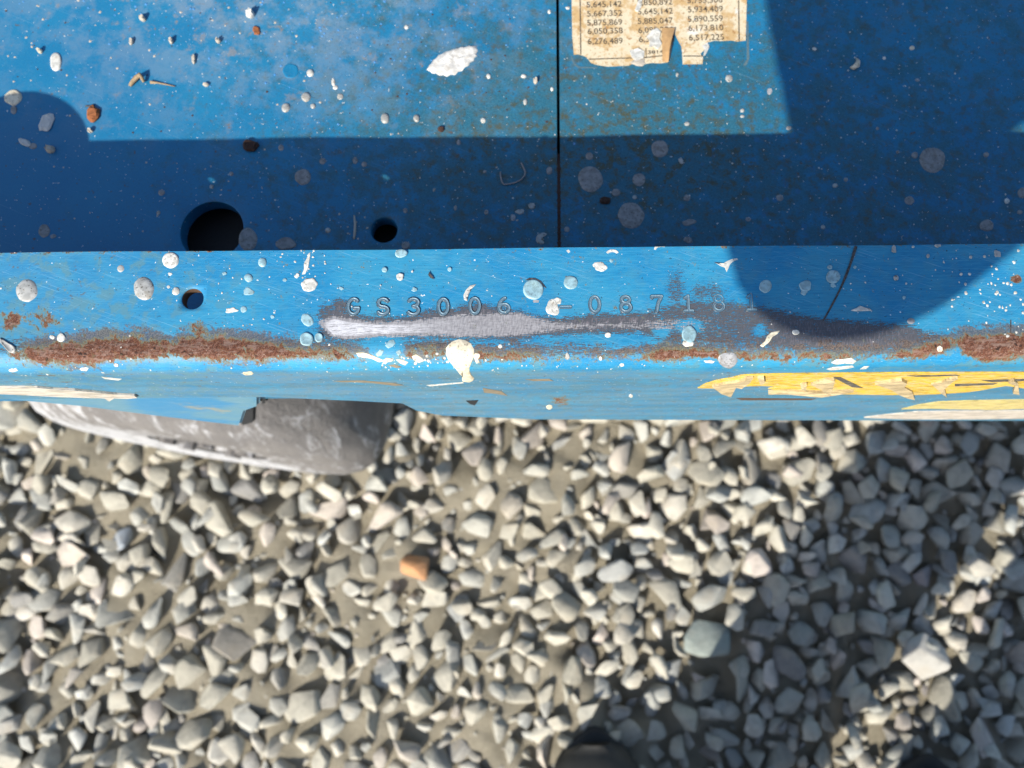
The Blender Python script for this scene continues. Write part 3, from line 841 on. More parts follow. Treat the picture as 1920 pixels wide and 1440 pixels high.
# the scored line that crosses the flange
gl = []
for k in range(13):
    f_ = k / 12; x = 1605 - 62 * f_ + 6 * math.sin(f_ * 3.1) ; y = 461 + 140 * f_
    gl.append((x, y, 2.6 - 1.2 * f_ + random.uniform(-.3, .4)))
poly('score_mark', [(x - w, y) for x, y, w in gl] + [(x + w, y + 1) for x, y, w in gl[::-1]], .00004, M['gouge'], rail, thick=.00004)
poly('score_mark', [(1894, 600), (1896, 600), (1896, 624), (1893, 624)], .00004, M['gouge'], rail, thick=.00004)
# white specks, too many to count
def specks(name, lst, mat, where, parent):
    vv, ff = [], []
    for (x, y, rp) in lst:
        n = 7
        if where == 'deck' and (math.hypot(x - 400, y - 430) < 68 or math.hypot(x - 720, y - 431) < 31): continue
        if where == 'rail':
            ce = to_rail(x, y); dv = to_rail(x, y + max(1.0, rp)); sy = min(rp * .0004, max(.0001, abs(dv[1] - ce[1]))) ; sx = rp * .00016
        else:
            ce = atz(x, y, ZP)[:2]; sx = sy = rp * .00022
        b0 = len(vv)
        top = rail_pos(ce[0], ce[1], min(sx, .0004) * .7 + .00004) if where == 'rail' else np.array([ce[0], ce[1], ZP + sx * .75])
        vv.append(top)
        a_ = random.uniform(0, 6.28)
        for k in range(n):
            q = random.uniform(.7, 1.3); a = a_ + 2 * math.pi * k / n
            u, v = ce[0] + sx * q * math.cos(a), ce[1] + sy * q * math.sin(a)
            vv.append(rail_pos(u, v, .00003) if where == 'rail' else np.array([u, v, ZP + .00003]))
        ff += [(b0, b0 + 1 + k, b0 + 1 + (k + 1) % n) for k in range(n)]
    o = mesh_obj(name, vv, ff, mat, parent)
    o['kind'] = 'stuff'
    return o
rs = random.Random(77)
sp = []
for (cx, cy, sx, sy, n, r0, r1) in ((1850, 550, 40, 42, 34, 1.2, 3.2), (1890, 570, 25, 30, 18, 1.5, 3.6), (870, 686, 110, 7, 24, .7, 1.8), (640, 686, 110, 6, 14, .7, 1.6), (1180, 686, 160, 5, 16, .6, 1.6), (120, 696, 130, 8, 20, .6, 1.7), (700, 712, 420, 10, 26, .6, 1.3), (1250, 715, 300, 12, 16, .6, 1.3), (580, 500, 30, 30, 26, .8, 2.4), (900, 560, 400, 60, 60, .6, 1.5), (250, 540, 200, 60, 40, .7, 2.2), (1650, 540, 220, 60, 44, .6, 1.8), (800, 676, 60, 8, 24, 1.2, 3.2)):
    for _ in range(n):
        sp.append((rs.gauss(cx, sx), max(470, rs.gauss(cy, sy)), rs.uniform(r0, r1)))
sp = [q for q in sp if 0 < q[0] < 1920 and q[1] < 735 + 30 * (q[0] > 760)]
specks('paint_specks', sp, W, 'rail', rail)

# drops on the deck plates
DECK_DROPS = [
 (25, 183, 15, 16, .08, .5, 'flat', CR), (26, 206, 6, 8, .06, .3, 'flat', SH), (62, 274, 7, 6, .05, .2, 'flat', SH), (105, 116, 12, 16, .05, .5, 'flat', W), (582, 137, 7, 7, .05, .8, 'dome', W), (574, 182, 9, 9, .03, .9, 'dome', GR), (536, 202, 8, 9, .03, .8, 'dome', GR), (587, 199, 5, 5, .05, .5, 'dome', GR),
 (545, 133, 15, 14, .08, .2, 'rim', M['plate']), (625, 154, 4, 7, .1, .4, 'dome', W), (629, 164, 5, 4, .1, .4, 'dome', W), (638, 181, 6, 6, .1, .4, 'dome', GR), (568, 332, 15, 15, .03, .35, 'flat', SH), (527, 277, 5, 6, .04, .4, 'dome', SH), (605, 302, 6, 6, .05, .4, 'dome', SH), (465, 449, 18, 21, .03, .35, 'flat', SH), (536, 457, 20, 11, .10, .6, 'rim', SH), (615, 432, 5, 5, .05, .4, 'dome', GR),
 (303, 361, 6, 6, .1, .5, 'dome', SH), (297, 399, 4, 4, .08, .4, 'dome', GR), (397, 350, 4, 4, .08, .4, 'dome', GR), (83, 433, 11, 12, .06, .3, 'flat', SH), (100, 443, 5, 4, .1, .3, 'flat', DU), (434, 326, 4, 4, .05, .3, 'dome', SH),
 (722, 222, 8, 10, .04, .9, 'dome', GR), (781, 222, 6, 7, .04, .8, 'dome', GR), (906, 226, 5, 5, .04, .6, 'dome', W), (916, 143, 4, 5, .05, .6, 'dome', W), (982, 143, 5, 4, .05, .5, 'dome', W), (985, 191, 4, 6, .08, .5, 'dome', GR), (1035, 167, 3, 4, .05, .4, 'dome', W), (1030, 22, 3, 4, .05, .4, 'dome', W), (1065, 15, 4, 3, .05, .4, 'dome', W), (762, 51, 4, 4, .1, .4, 'dome', W),
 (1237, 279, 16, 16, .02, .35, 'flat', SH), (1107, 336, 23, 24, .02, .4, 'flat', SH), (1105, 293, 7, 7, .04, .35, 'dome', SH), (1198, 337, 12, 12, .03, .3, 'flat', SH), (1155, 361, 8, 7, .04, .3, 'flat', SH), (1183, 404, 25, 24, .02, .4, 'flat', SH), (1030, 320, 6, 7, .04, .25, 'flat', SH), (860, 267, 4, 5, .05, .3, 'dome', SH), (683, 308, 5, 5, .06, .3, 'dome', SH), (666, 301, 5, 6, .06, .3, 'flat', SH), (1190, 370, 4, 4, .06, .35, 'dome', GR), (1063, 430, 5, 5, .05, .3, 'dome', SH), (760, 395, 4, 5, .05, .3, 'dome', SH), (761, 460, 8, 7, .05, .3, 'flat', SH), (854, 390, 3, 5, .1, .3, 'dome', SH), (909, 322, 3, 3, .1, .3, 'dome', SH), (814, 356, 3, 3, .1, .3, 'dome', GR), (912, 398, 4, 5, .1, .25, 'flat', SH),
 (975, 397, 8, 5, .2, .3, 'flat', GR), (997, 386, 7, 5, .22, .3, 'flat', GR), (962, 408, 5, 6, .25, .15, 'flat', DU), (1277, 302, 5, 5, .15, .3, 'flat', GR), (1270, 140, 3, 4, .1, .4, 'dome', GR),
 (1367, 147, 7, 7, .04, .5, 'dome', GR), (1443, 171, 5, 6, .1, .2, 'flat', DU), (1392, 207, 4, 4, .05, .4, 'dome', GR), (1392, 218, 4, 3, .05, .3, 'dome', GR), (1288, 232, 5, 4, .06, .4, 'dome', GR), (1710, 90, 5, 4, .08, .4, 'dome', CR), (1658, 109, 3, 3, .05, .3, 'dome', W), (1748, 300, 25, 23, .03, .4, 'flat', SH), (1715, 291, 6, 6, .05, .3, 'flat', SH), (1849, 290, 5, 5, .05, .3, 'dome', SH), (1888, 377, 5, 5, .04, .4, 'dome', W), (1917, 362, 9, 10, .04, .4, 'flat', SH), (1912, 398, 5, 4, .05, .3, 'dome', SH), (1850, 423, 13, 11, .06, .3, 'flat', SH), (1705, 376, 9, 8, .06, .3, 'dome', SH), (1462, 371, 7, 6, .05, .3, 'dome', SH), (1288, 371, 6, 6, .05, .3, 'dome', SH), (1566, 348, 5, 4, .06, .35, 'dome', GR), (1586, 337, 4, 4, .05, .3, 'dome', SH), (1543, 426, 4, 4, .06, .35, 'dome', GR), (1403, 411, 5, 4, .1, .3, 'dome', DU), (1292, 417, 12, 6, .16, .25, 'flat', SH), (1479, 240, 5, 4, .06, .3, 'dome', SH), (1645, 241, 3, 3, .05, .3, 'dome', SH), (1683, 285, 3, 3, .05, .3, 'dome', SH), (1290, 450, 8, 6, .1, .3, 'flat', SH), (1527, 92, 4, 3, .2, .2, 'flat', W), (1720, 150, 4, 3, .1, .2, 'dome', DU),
]
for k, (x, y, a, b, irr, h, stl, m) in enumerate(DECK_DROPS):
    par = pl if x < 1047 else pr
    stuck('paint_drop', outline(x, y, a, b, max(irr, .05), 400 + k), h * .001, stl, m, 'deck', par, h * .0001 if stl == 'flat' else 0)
o = stuck('paint_splash', [(800, 131), (803, 126), (805, 122), (809, 119), (812, 113), (818, 109), (822, 104), (829, 101), (835, 97), (843, 95), (850, 92), (858, 91), (866, 88), (873, 88), (880, 85), (886, 87), (892, 86), (894, 91), (896, 96), (893, 100), (895, 105), (889, 109), (888, 114), (881, 118), (879, 123), (871, 127), (867, 133), (859, 135), (853, 141), (845, 140), (838, 144), (831, 141), (824, 142), (818, 138), (811, 138), (806, 134)], .0007, 'flat', M['fluff'], 'deck', pl, .00032)
o['label'] = 'thick white crust shaped like a leaf'
stuck('paint_drop', [(1005, 446), (1008, 440), (1014, 437), (1020, 436), (1026, 439), (1022, 443), (1017, 445), (1020, 449), (1016, 452), (1021, 455), (1014, 459), (1008, 456), (1005, 452)], .0003, 'flat', GR, 'deck', pl)
# blisters and grit on the sunlit part
t = NT('glossy_blister')
M['blister'] = t.out(t.mix(t.noise(t.mm, .6, 3), (.03, .17, .42), (.10, .27, .50)), .12, 0, .9)
bl = []
for _ in range(120): bl.append((rs.gauss(620, 230), abs(rs.gauss(0, 85)), rs.uniform(1.2, 3.0)))
for _ in range(70): bl.append((rs.uniform(0, 1440), rs.uniform(0, 240), rs.uniform(1.0, 2.6)))
bl = [q for q in bl if q[0] > 0]
specks('paint_blisters', [q for q in bl if q[0] < 1036], M['blister'], 'deck', pl)
specks('paint_blisters', [q for q in bl if 1056 < q[0]], M['blister'], 'deck', pr)
gr = []
for _ in range(46): gr.append((rs.uniform(0, 640), abs(rs.gauss(0, 120)), rs.uniform(1.2, 3.0)))
for _ in range(90): gr.append((rs.uniform(0, 1030), rs.uniform(250, 460), rs.uniform(.8, 2.0)))
specks('grit', gr, M['pebble'], 'deck', pl)
gr = []
for _ in range(120): gr.append((rs.uniform(1060, 1920), rs.uniform(0, 455), rs.uniform(.6, 1.7)))
specks('grit', gr, W, 'deck', pr)
gr = []
for _ in range(60): gr.append((rs.uniform(0, 1030), rs.uniform(0, 250), rs.uniform(.8, 2.4)))
specks('grit', gr, M['dark_flake'], 'deck', pl)

# ------------------------------------------------------------------ serial number, stamped stroke by stroke
def arc(cx, cy, rx, ry, a0, a1, n=12):
    return [(cx + rx * math.cos(math.radians(a)), cy + ry * math.sin(math.radians(a))) for a in np.linspace(a0, a1, n)]
GLYPH = {
 'G': [arc(.5, .75, .42, .66, 50, 320, 20) + [(.88, .62), (.55, .62)]],
 'S': [arc(.5, 1.07, .36, .33, 30, 270, 14) + arc(.5, .41, .38, .33, 90, -150, 14)],
 '3': [arc(.46, 1.08, .36, .32, 150, -80, 14), arc(.46, .42, .40, .36, 90, -150, 14)],
 '0': [arc(.5, .75, .36, .66, 0, 360, 26)],
 '6': [arc(.85, .55, .74, .86, 112, 180, 8), arc(.5, .45, .38, .37, 0, 360, 20)],
 '8': [arc(.5, 1.10, .30, .28, 0, 360, 18), arc(.5, .45, .37, .36, 0, 360, 20)],
 '7': [[(.12, 1.28), (.12, 1.4), (.86, 1.4), (.58, .8), (.45, .1)]],
 '1': [[(.28, 1.2), (.52, 1.4), (.52, .1)], [(.22, .1), (.82, .1)]],
 '-': [[(.12, .72), (.88, .72)]],
}
def stamp_char(ch, px, py):
    x0, s0 = to_rail(px, py)
    cw, chh = .0043, .0037          # metres per glyph unit across and up
    st = .00047
    segs = []
    for line in GLYPH[ch]:
        q = [((a - .5) * cw * .95, (b - .75) * chh) for a, b in line]
        segs += list(zip(q[:-1], q[1:]))
    segs = np.array(segs)
    res = .00011
    gx_ = np.arange(-.0033, .0033, res); gy_ = np.arange(-.0040, .0040, res)
    X, Y = np.meshgrid(gx_, gy_)
    Pn = np.stack([X.ravel(), Y.ravel()], -1)
    D = np.full(len(Pn), 9.)
    for a, b in segs:
        ab = b - a; L = (ab @ ab) + 1e-18
        t_ = np.clip(((Pn - a) @ ab) / L, 0, 1)
        D = np.minimum(D, np.linalg.norm(Pn - (a + t_[:, None] * ab), axis=1))
    jag = np.array([random.uniform(-.00016, .00016) for _ in range(len(D))])
    h = np.where(D < st * .55, .00006 + .00005 * (D / (st * .55)) ** 2, 0)
    e = (D - st * .55) / (st * .95)
    h = np.where(D >= st * .55, .00022 * np.exp(-((e - .30) / .30) ** 2) + .00002, h)
    keep = (D + jag) < st * 1.62
    idx = -np.ones(len(D), int)
    W_, H_ = len(gx_), len(gy_)
    faces = []
    for j in range(H_ - 1):
        for i in range(W_ - 1):
            k = j * W_ + i
            if keep[k] and keep[k + 1] and keep[k + W_] and keep[k + W_ + 1]: faces.append((k, k + 1, k + W_ + 1, k + W_))
    used = sorted({v for f_ in faces for v in f_}); idx[used] = np.arange(len(used))
    P = rail_pos_off(x0 + Pn[used, 0], s0 - Pn[used, 1], h[used] + .00002)
    o = mesh_obj('stamped_' + ('dash' if ch == '-' else 'letter' if ch.isalpha() else 'digit'), P, [tuple(idx[v] for v in f_) for f_ in faces], M['stamp'], rail)
    dep = np.clip(1.35 - D[used] / (st * 1.05), 0, 1)
    at = o.data.attributes.new('depth', 'FLOAT', 'POINT'); at.data.foreach_set('value', dep.astype(np.float32))
    o['label'] = {'-': 'stamped dash'}.get(ch, 'stamped ' + ch)
    return o
for ch, px, py in (('G', 663, 575), ('S', 718, 575), ('3', 776, 575), ('0', 831, 575), ('0', 890, 574), ('6', 945, 572), ('-', 1060, 575), ('0', 1115, 571), ('8', 1173, 570), ('7', 1232, 570), ('1', 1290, 569), ('8', 1347, 568), ('1', 1408, 567)):
    stamp_char(ch, px, py)

# ------------------------------------------------------------------ worn paper sticker with rows of numbers
def paper():
    t = NT('stained_paper')
    n = t.noise(t.mm, .16, 6, .65); f = t.noise(t.mm, .9, 5, .7)
    k = t.mix(t.step(n, .44, .58), (.60, .52, .37), (.48, .33, .16))
    k = t.mix(t.step(t.noise(t.mm, .1, 5, .7), .58, .70), k, (.66, .63, .56))
    k = t.mix(t.math('MULTIPLY', t.step(f, .54, .66), .75), k, (.30, .19, .08))
    k = t.mix(t.math('MULTIPLY', t.step(t.noise(t.mm, .45, 4), .59, .68), .6), k, (.30, .14, .04))
    t.bump(n, .0003, .5)
    return t.out(k, .7, 0, .3)
M['paper'] = paper()
t = NT('faded_print')
fn_ = t.noise(t.mm, .9, 4, .6)
M['print'] = t.out(t.mix(t.step(fn_, .40, .72), (.045, .040, .035), (.24, .19, .12)), .8, 0, .2)
M['patch'] = simple('clean_blue_paint_under_sticker', (.022, .20, .48), .5, 0, .25, .3)
pts = [(1071, -140), (1403, -140), (1402, -40), (1400, 0), (1399, 40), (1398, 76), (1383, 78), (1370, 76), (1352, 77), (1340, 76), (1326, 80), (1316, 86), (1321, 94), (1313, 101), (1318, 108), (1317, 120), (1280, 121), (1279, 100), (1277, 86), (1271, 76), (1264, 60), (1262, 72), (1259, 92), (1256, 112), (1252, 117), (1238, 119), (1222, 118), (1205, 121), (1186, 119), (1180, 123), (1160, 124), (1140, 125), (1120, 122), (1108, 118), (1104, 113), (1099, 107), (1092, 104), (1084, 102), (1076, 103), (1073, 70), (1072, 20)]
decal = poly('number_sticker', pts, .00006, M['paper'], pr, 'deck', thick=.00012)
decal['label'] = 'torn stained paper sticker with patent numbers'
dpx = [(1072, 104), (1078, 118), (1084, 125), (1094, 126), (1110, 127), (1120, 124)]
def decal_z(o): return ZP + o
def line(px0, py0, px1, py1, w):
    dx, dy = px1 - px0, py1 - py0; L = math.hypot(dx, dy); nx_, ny_ = -dy / L * w / 2, dx / L * w / 2
    return [atz(px0 + nx_, py0 + ny_, ZP + .00022), atz(px1 + nx_, py1 + ny_, ZP + .00022), atz(px1 - nx_, py1 - ny_, ZP + .00022), atz(px0 - nx_, py0 - ny_, ZP + .00022)]
lv, lf = [], []
for a in ((1086, -140, 1089, 102, 2.2), (1383, -140, 1386, 77, 2.4), (1104, 111, 1210, 108, 2.0), (1210, 108, 1254, 103, 2.0), (1281, 105, 1317, 105, 2.0), (1211, 90, 1212, 108, 1.6)):
    lf.append(tuple(range(len(lv), len(lv) + 4))); lv += line(*a)
mesh_obj('printed_border', lv, lf, M['print'], decal, False)
def text_rows(rows):
    for (txt, px, py, ang, size) in rows:
        cu = bpy.data.curves.new('number_text', 'FONT'); cu.body = txt; cu.size = size; cu.align_x = 'LEFT'; cu.resolution_u = 3
        cu.offset = .00005
        to = bpy.data.objects.new('number_text', cu); col.objects.link(to)
        me = bpy.data.meshes.new_from_object(to.evaluated_get(bpy.context.evaluated_depsgraph_get()))
        bpy.data.objects.remove(to); bpy.data.curves.remove(cu)
        xs = [v.co.x for v in me.vertices]; wid = max(xs) - min(xs); x_0 = min(xs)
        want = (atz(px + 66, py, ZP)[0] - atz(px, py, ZP)[0]) * (len(txt) / 9.0)
        k = want / wid
        for v in me.vertices: v.co.x = (v.co.x - x_0) * k
        me.materials.clear(); me.materials.append(M['print'])
        me.name = 'printed_number'
        o = bpy.data.objects.new('printed_number', me); link(o, decal)
        p = atz(px, py, ZP + .00024); o.location = p; o.rotation_euler = (0, 0, math.radians(ang - .55))
        o['label'] = 'number ' + txt
rows = []
for k, s in enumerate(('5,439,214', '5,552,380', '5,645,142', '5,667,352', '5,875,869', '6,050,358', '6,276,489')):
    rows.append((s, 1099 + .6 * k - 1.6, -22.5 + 17.0 * k + 0, 1.2, .0031))
rows = [(s, px, py, 1.6, .0040) for s, px, py in (('5,645,142', 1100, 14), ('5,667,352', 1101, 31), ('5,875,869', 1101, 48), ('6,050,358', 1102, 64), ('6,276,489', 1102, 83),
        ('5,850,892', 1195, 10), ('5,645,142', 1196, 27), ('5,885,047', 1196, 45), ('6,095,286', 1197, 62), ('6,371,241', 1198, 79),
        ('5,755,306', 1289, 6), ('5,934,409', 1290, 23), ('5,890,559', 1290, 41), ('6,173,810', 1291, 58), ('6,517,225', 1292, 76))]
rows += [(s, px, py, 1.6, .0040) for s, px, py in (('5,645,142', 1099, -3), ('5,645,142', 1194, -7), ('5,755,306', 1288, -11))][:0]
text_rows(rows)
text_rows([('38140', 1215, 101, 3.0, .0023)])
# lifted, curled strip of the sticker and the crumpled paper beside it
def loft(name, rowsP, mat, parent):
    n = len(rowsP[0]); vv = [p for rw in rowsP for p in rw]; ff = []
    for a in range(len(rowsP) - 1):
        for b in range(n - 1): ff.append((a * n + b, a * n + b + 1, (a + 1) * n + b + 1, (a + 1) * n + b))
    return mesh_obj(name, vv, ff, mat, parent)
M['residue'] = simple('sticker_glue', (.085, .145, .175), .7, 0, .4, .6)
M['rusty_paper'] = simple('rust_soaked_paper', (.42, .26, .12), .7, 0, .45, .5)
rw = []
for k in range(9):
    f_ = k / 8; y = 52 + 64 * f_
    wL, wR = 1241 + 1 * f_, 1266 - 12 * f_ - 3 * math.sin(f_ * 3)
    rw.append([atz(wL + (wR - wL) * q, y, ZP + .0004 + .0026 * math.sin(f_ * 2.6 + .3) * q ** 1.4) for q in np.linspace(0, 1, 7)])
loft('curled_flap', rw, M['rusty_paper'], decal)
for pp in ([(1212, 70), (1222, 58), (1232, 54), (1238, 62), (1236, 74), (1240, 84), (1234, 94), (1226, 88), (1216, 90), (1218, 80)], [(1190, 20), (1196, 4), (1204, -4), (1202, 14), (1196, 24)], [(1180, 96), (1196, 92), (1208, 98), (1206, 110), (1192, 116), (1184, 108)]):
    poly('torn_paper', pp, .00020, M['drop_white'], decal, 'deck', thick=.0002, crumple=.0005)
stuck('torn_pulp', outline(1198, 117, 14, 7, .2, 9001), .0005, 'dome', M['pebble'], 'deck', decal)
# faint ghost of the missing corner
poly('sticker_residue', [(1318, 106), (1321, 94), (1316, 86), (1326, 80), (1330, 88), (1326, 97), (1322, 104)], .00006, M['drop_white'], decal, 'deck')
poly('sticker_residue', [(1400, 40), (1403, 40), (1405, 110), (1400, 122), (1394, 124), (1394, 121), (1400, 112)], .00003, M['residue'], decal, 'deck', thick=.00003)
poly('sticker_residue', [(1072, 104), (1078, 118), (1086, 125), (1120, 126), (1120, 128), (1084, 128), (1075, 120), (1070, 106)], .00003, M['residue'], decal, 'deck', thick=.00003)

# ------------------------------------------------------------------ hazard tape and other strips on the rail's face
def tape_mat(name, c, wear):
    t = NT(name)
    n = t.noise(t.vmul(t.mm, (.12, .5, .5)), 1.0, 6, .65); f = t.noise(t.vmul(t.mm, (.35, 2, 2)), 1.0, 5, .7)
    k = t.mix(t.step(n, .46, .60), c, tuple(x * .62 for x in c))
    k = t.mix(t.math('MULTIPLY', t.step(f, .51, .58), wear), k, (.52, .45, .30))
    k = t.mix(t.math('MULTIPLY', t.step(f, .44, .36), wear), k, (.16, .14, .11))
    t.bump(f, .0003, .5)
    return t.out(k, .5, 0, .4)
M['yellow'] = tape_mat('scuffed_yellow_tape', (.64, .42, .035), .8)
M['yellow_faded'] = tape_mat('faded_yellow_tape', (.55, .46, .17), .6)
M['tape_black'] = tape_mat('scuffed_black_print', (.06, .06, .065), .35)
M['tape_torn'] = tape_mat('torn_tape_backing', (.48, .38, .22), .5)
M['white_strip'] = tape_mat('dirty_white_strip', (.52, .48, .43), .5)
tape = poly('hazard_tape', [(1308, 726), (1322, 718), (1345, 711), (1370, 707), (1388, 702), (1420, 700), (1480, 699), (1560, 698), (1700, 697), (1820, 696.5), (1925, 696.5), (1925, 728), (1905, 724), (1885, 722), (1862, 726), (1835, 731), (1812, 734), (1770, 737), (1720, 739), (1660, 739), (1600, 738), (1560, 738), (1500, 736), (1470, 733), (1440, 727), (1460, 723), (1425, 722), (1395, 723), (1378, 726), (1370, 735), (1360, 731), (1345, 727)], .00015, M['yellow'], rail, thick=.0002)
tape['label'] = 'scratched yellow and black hazard tape'
poly('black_stripe', [(1562, 705), (1576, 705), (1618, 725), (1598, 724)], .0004, M['tape_black'], tape, thick=.00008)
poly('black_stripe', [(1790, 718), (1870, 716), (1862, 719), (1790, 722)], .0004, M['tape_black'], tape, thick=.00008)
poly('black_stripe', [(1840, 711), (1925, 708), (1925, 712), (1860, 714)], .0004, M['tape_black'], tape, thick=.00008)
poly('black_stripe', [(1700, 702), (1790, 700), (1800, 702), (1720, 704)], .0004, M['tape_black'], tape, thick=.00008)
for pp in ([(1335, 720), (1360, 713), (1385, 710), (1400, 703), (1412, 703), (1405, 715), (1390, 722), (1380, 722), (1370, 740), (1352, 730)],
           [(1520, 715), (1535, 710), (1548, 706), (1564, 706), (1562, 716), (1556, 732), (1545, 730), (1540, 722)],
           [(1640, 712), (1665, 710), (1690, 706), (1700, 712), (1695, 722), (1710, 730), (1715, 746), (1700, 738), (1685, 734), (1670, 726), (1655, 720)],
           [(1745, 716), (1765, 712), (1780, 705), (1795, 702), (1785, 712), (1770, 722), (1775, 741), (1764, 730), (1752, 722)],
           [(1890, 710), (1900, 706), (1908, 714), (1910, 731), (1898, 730), (1903, 718)],
           [(1440, 730), (1480, 728), (1540, 730), (1600, 727), (1590, 733), (1540, 736), (1480, 735)],
           [(1420, 703), (1432, 702), (1434, 712), (1426, 716)], [(1500, 716), (1512, 714), (1510, 724), (1502, 722)]):
    poly('torn_tape', pp, .0005, M['tape_torn'], tape, thick=.0003, crumple=.0012)
st = poly('hazard_tape', [(1690, 766), (1720, 758), (1760, 752), (1810, 750), (1925, 748), (1925, 765), (1860, 767), (1790, 766), (1740, 765)], .00015, M['yellow_faded'], rail, thick=.0002)
st['label'] = 'lower faded yellow strip'
st = poly('white_strip', [(1620, 781), (1660, 776), (1720, 770), (1790, 769), (1925, 768), (1925, 783), (1800, 784), (1700, 784)], .0002, M['white_strip'], rail, thick=.0004)
st = poly('white_strip', [(-60, 723), (0, 723), (40, 722.5), (70, 723), (100, 726), (140, 728), (180, 732), (220, 736), (252, 738), (258, 742), (240, 744), (214, 743), (205, 749), (196, 743), (150, 742), (100, 740), (50, 737), (0, 735), (-60, 735)], .0002, M['white_strip'], rail, thick=.0006)
st['label'] = 'peeling white strip with a dark edge'
# a small dark notch near the lower edge
poly('notch', [(874, 751), (897, 750), (890, 759), (882, 757)], .0001, M['matt_black'], rail)
for pp, m in (([(625, 714), (680, 713), (740, 718), (758, 722), (740, 723), (690, 717), (640, 716)], M['scuff']), ([(905, 727), (940, 733), (952, 742), (930, 738), (908, 736)], M['scuff']), ([(985, 711), (1030, 710), (1038, 714), (1000, 714)], M['scuff']), ([(800, 722), (868, 716), (870, 718), (806, 724)], M['drop_white']), ([(190, 706), (228, 710), (222, 713), (196, 710)], M['drop_white']), ([(1380, 746), (1530, 747), (1520, 750), (1390, 750)], M['edge_rust'])):
    poly('scuff', pp, .00005, m, rail, thick=.00005)

# ------------------------------------------------------------------ bracket that hangs below the rail at its end
def slab(name, pts, y0, y1, mat, parent):
    bm = bmesh.new()
    P0 = [aty(px, py, y0) for px, py in pts]
    a = [bm.verts.new(p) for p in P0]
    f_ = bm.faces.new(a)
    ex = bmesh.ops.extrude_face_region(bm, geom=[f_])
    bmesh.ops.translate(bm, vec=(0, y1 - y0, 0), verts=[v for v in ex['geom'] if isinstance(v, bmesh.types.BMVert)])
    bmesh.ops.bevel(bm, geom=[e for e in bm.edges], offset=.0012, segments=2, affect='EDGES')
    return bm_obj(name, bm, mat, parent, False)
def bracket_mat():
    t = NT('bracket_paint')
    n = t.noise(t.mm, .03, 5, .6); f = t.noise(t.vmul(t.mm, (.2, 1, 1)), .6, 5, .6)
    k = t.mix(t.step(n, .42, .6), (.035, .19, .36), (.10, .225, .30))
    k = t.mix(t.math('MULTIPLY', t.step(t.noise(t.mm, .045, 5), .60, .7), .8), k, (.28, .25, .15))
    k = t.mix(t.math('MULTIPLY', t.step(f, .5, .8), .5), k, (.22, .33, .42))
    t.bump(f, .0003, .6)
    return t.out(k, .5, 0, .5)
M['bracket'] = bracket_mat()
br = slab('bracket', [(-140, 716), (488, 716), (487, 762), (462, 771), (452, 799), (300, 781), (150, 762), (0, 748), (-140, 738)], YF + .0012, YF + .009, M['bracket'], lift)
slab('end_block', [(450, 774), (480, 762), (479, 792), (452, 800)], YF + .010, YF + .026, M['matt_black'], br)  # black blocks at the bracket's right end
slab('end_block', [(486, 742), (505, 744), (502, 757), (486, 758)], YF + .010, YF + .026, M['matt_black'], br)
bm = bmesh.new()
bmesh.ops.create_cube(bm, size=1, matrix=Matrix.Translation((.1, .1015, .476)) @ Matrix.Diagonal((1.7, .005, .086, 1)))
bm_obj('sun_block_web', bm, M['dark_steel'], lift, False)  # unseen web added to keep sun off the sheet under the holes
# folded scissor arms out of view, added to cut sky light on the deck
for k in range(5):
    bm = bmesh.new()
    z_ = ZP + .06 + .115 * k
    bmesh.ops.create_cube(bm, size=1, matrix=Matrix.Translation((.10, .52 + .05 * (k % 2), z_)) @ Matrix.Rotation(.012 * (1 if k % 2 else -1), 4, 'Y') @ Matrix.Diagonal((1.6, .05, .10, 1)))
    bmesh.ops.bevel(bm, geom=list(bm.edges), offset=.006, segments=2, affect='EDGES')
    arm = bm_obj('added_scissor_arm', bm, M['rail_plain'], lift, False)
    for x_ in (-.62, .10, .82):
        bm = bmesh.new()
        bmesh.ops.create_cone(bm, cap_ends=True, segments=20, radius1=.022, radius2=.022, depth=.13, matrix=Matrix.Translation((x_, .545, z_)) @ Matrix.Rotation(math.pi / 2, 4, 'X'))
        bm_obj('pin', bm, M['dark_steel'], arm, False)
# lower cross member that carries the wheel
bm = bmesh.new()
bmesh.ops.create_cube(bm, size=1, matrix=Matrix.Translation((-.26, .30, .36)) @ Matrix.Diagonal((.07, .12, .14, 1)))
bm_obj('axle_bracket', bm, M['dark_steel'], lift, False)

# ------------------------------------------------------------------ wheel
def tyre_mat():
    t = NT('grey_rubber')
    P = t.mm
    n = t.noise(P, .03, 6, .65); f = t.noise(t.vmul(t.rot(P, .9), (.05, .10, .035)), 1.0, 7, .72, .5); g = t.noise(P, .35, 5, .6)
    k = t.mix(t.step(n, .3, .7), (.130, .124, .122), (.175, .166, .158))
    ch = t.step(t.math('ADD', t.math('MULTIPLY', t.attr('chalk'), .42), t.math('MULTIPLY', t.math('SUBTRACT', f, .5), 1.7)), .02, .36)
    k = t.mix(ch, k, (.40, .405, .42))
    k = t.mix(t.math('MULTIPLY', t.step(f, .42, .34), t.attr('chalk')), k, (.07, .075, .085))
    k = t.mix(t.math('MULTIPLY', t.step(g, .6, .75), .3), k, (.22, .19, .16))
    t.bump(t.math('ADD', f, t.math('MULTIPLY', g, .4)), .003, .8)
    return t.out(k, .8, 0, .3)
M['tyre'] = tyre_mat()
wheel = empty('wheel', (0, 0, 0)); wheel.parent = lift
wc = Vector((-.2635, .085, .150)); yaw = math.radians(-9.5)
TW, TR = .125, .150
profile = [(.003, .050), (.002, .085), (.0, .106), (.002, .122), (.007, .134), (.016, .143), (.030, .1485), (.05, .150), (.075, .150), (.095, .1485), (.109, .143), (.118, .134), (.123, .122), (.125, .106), (.125, .085)]
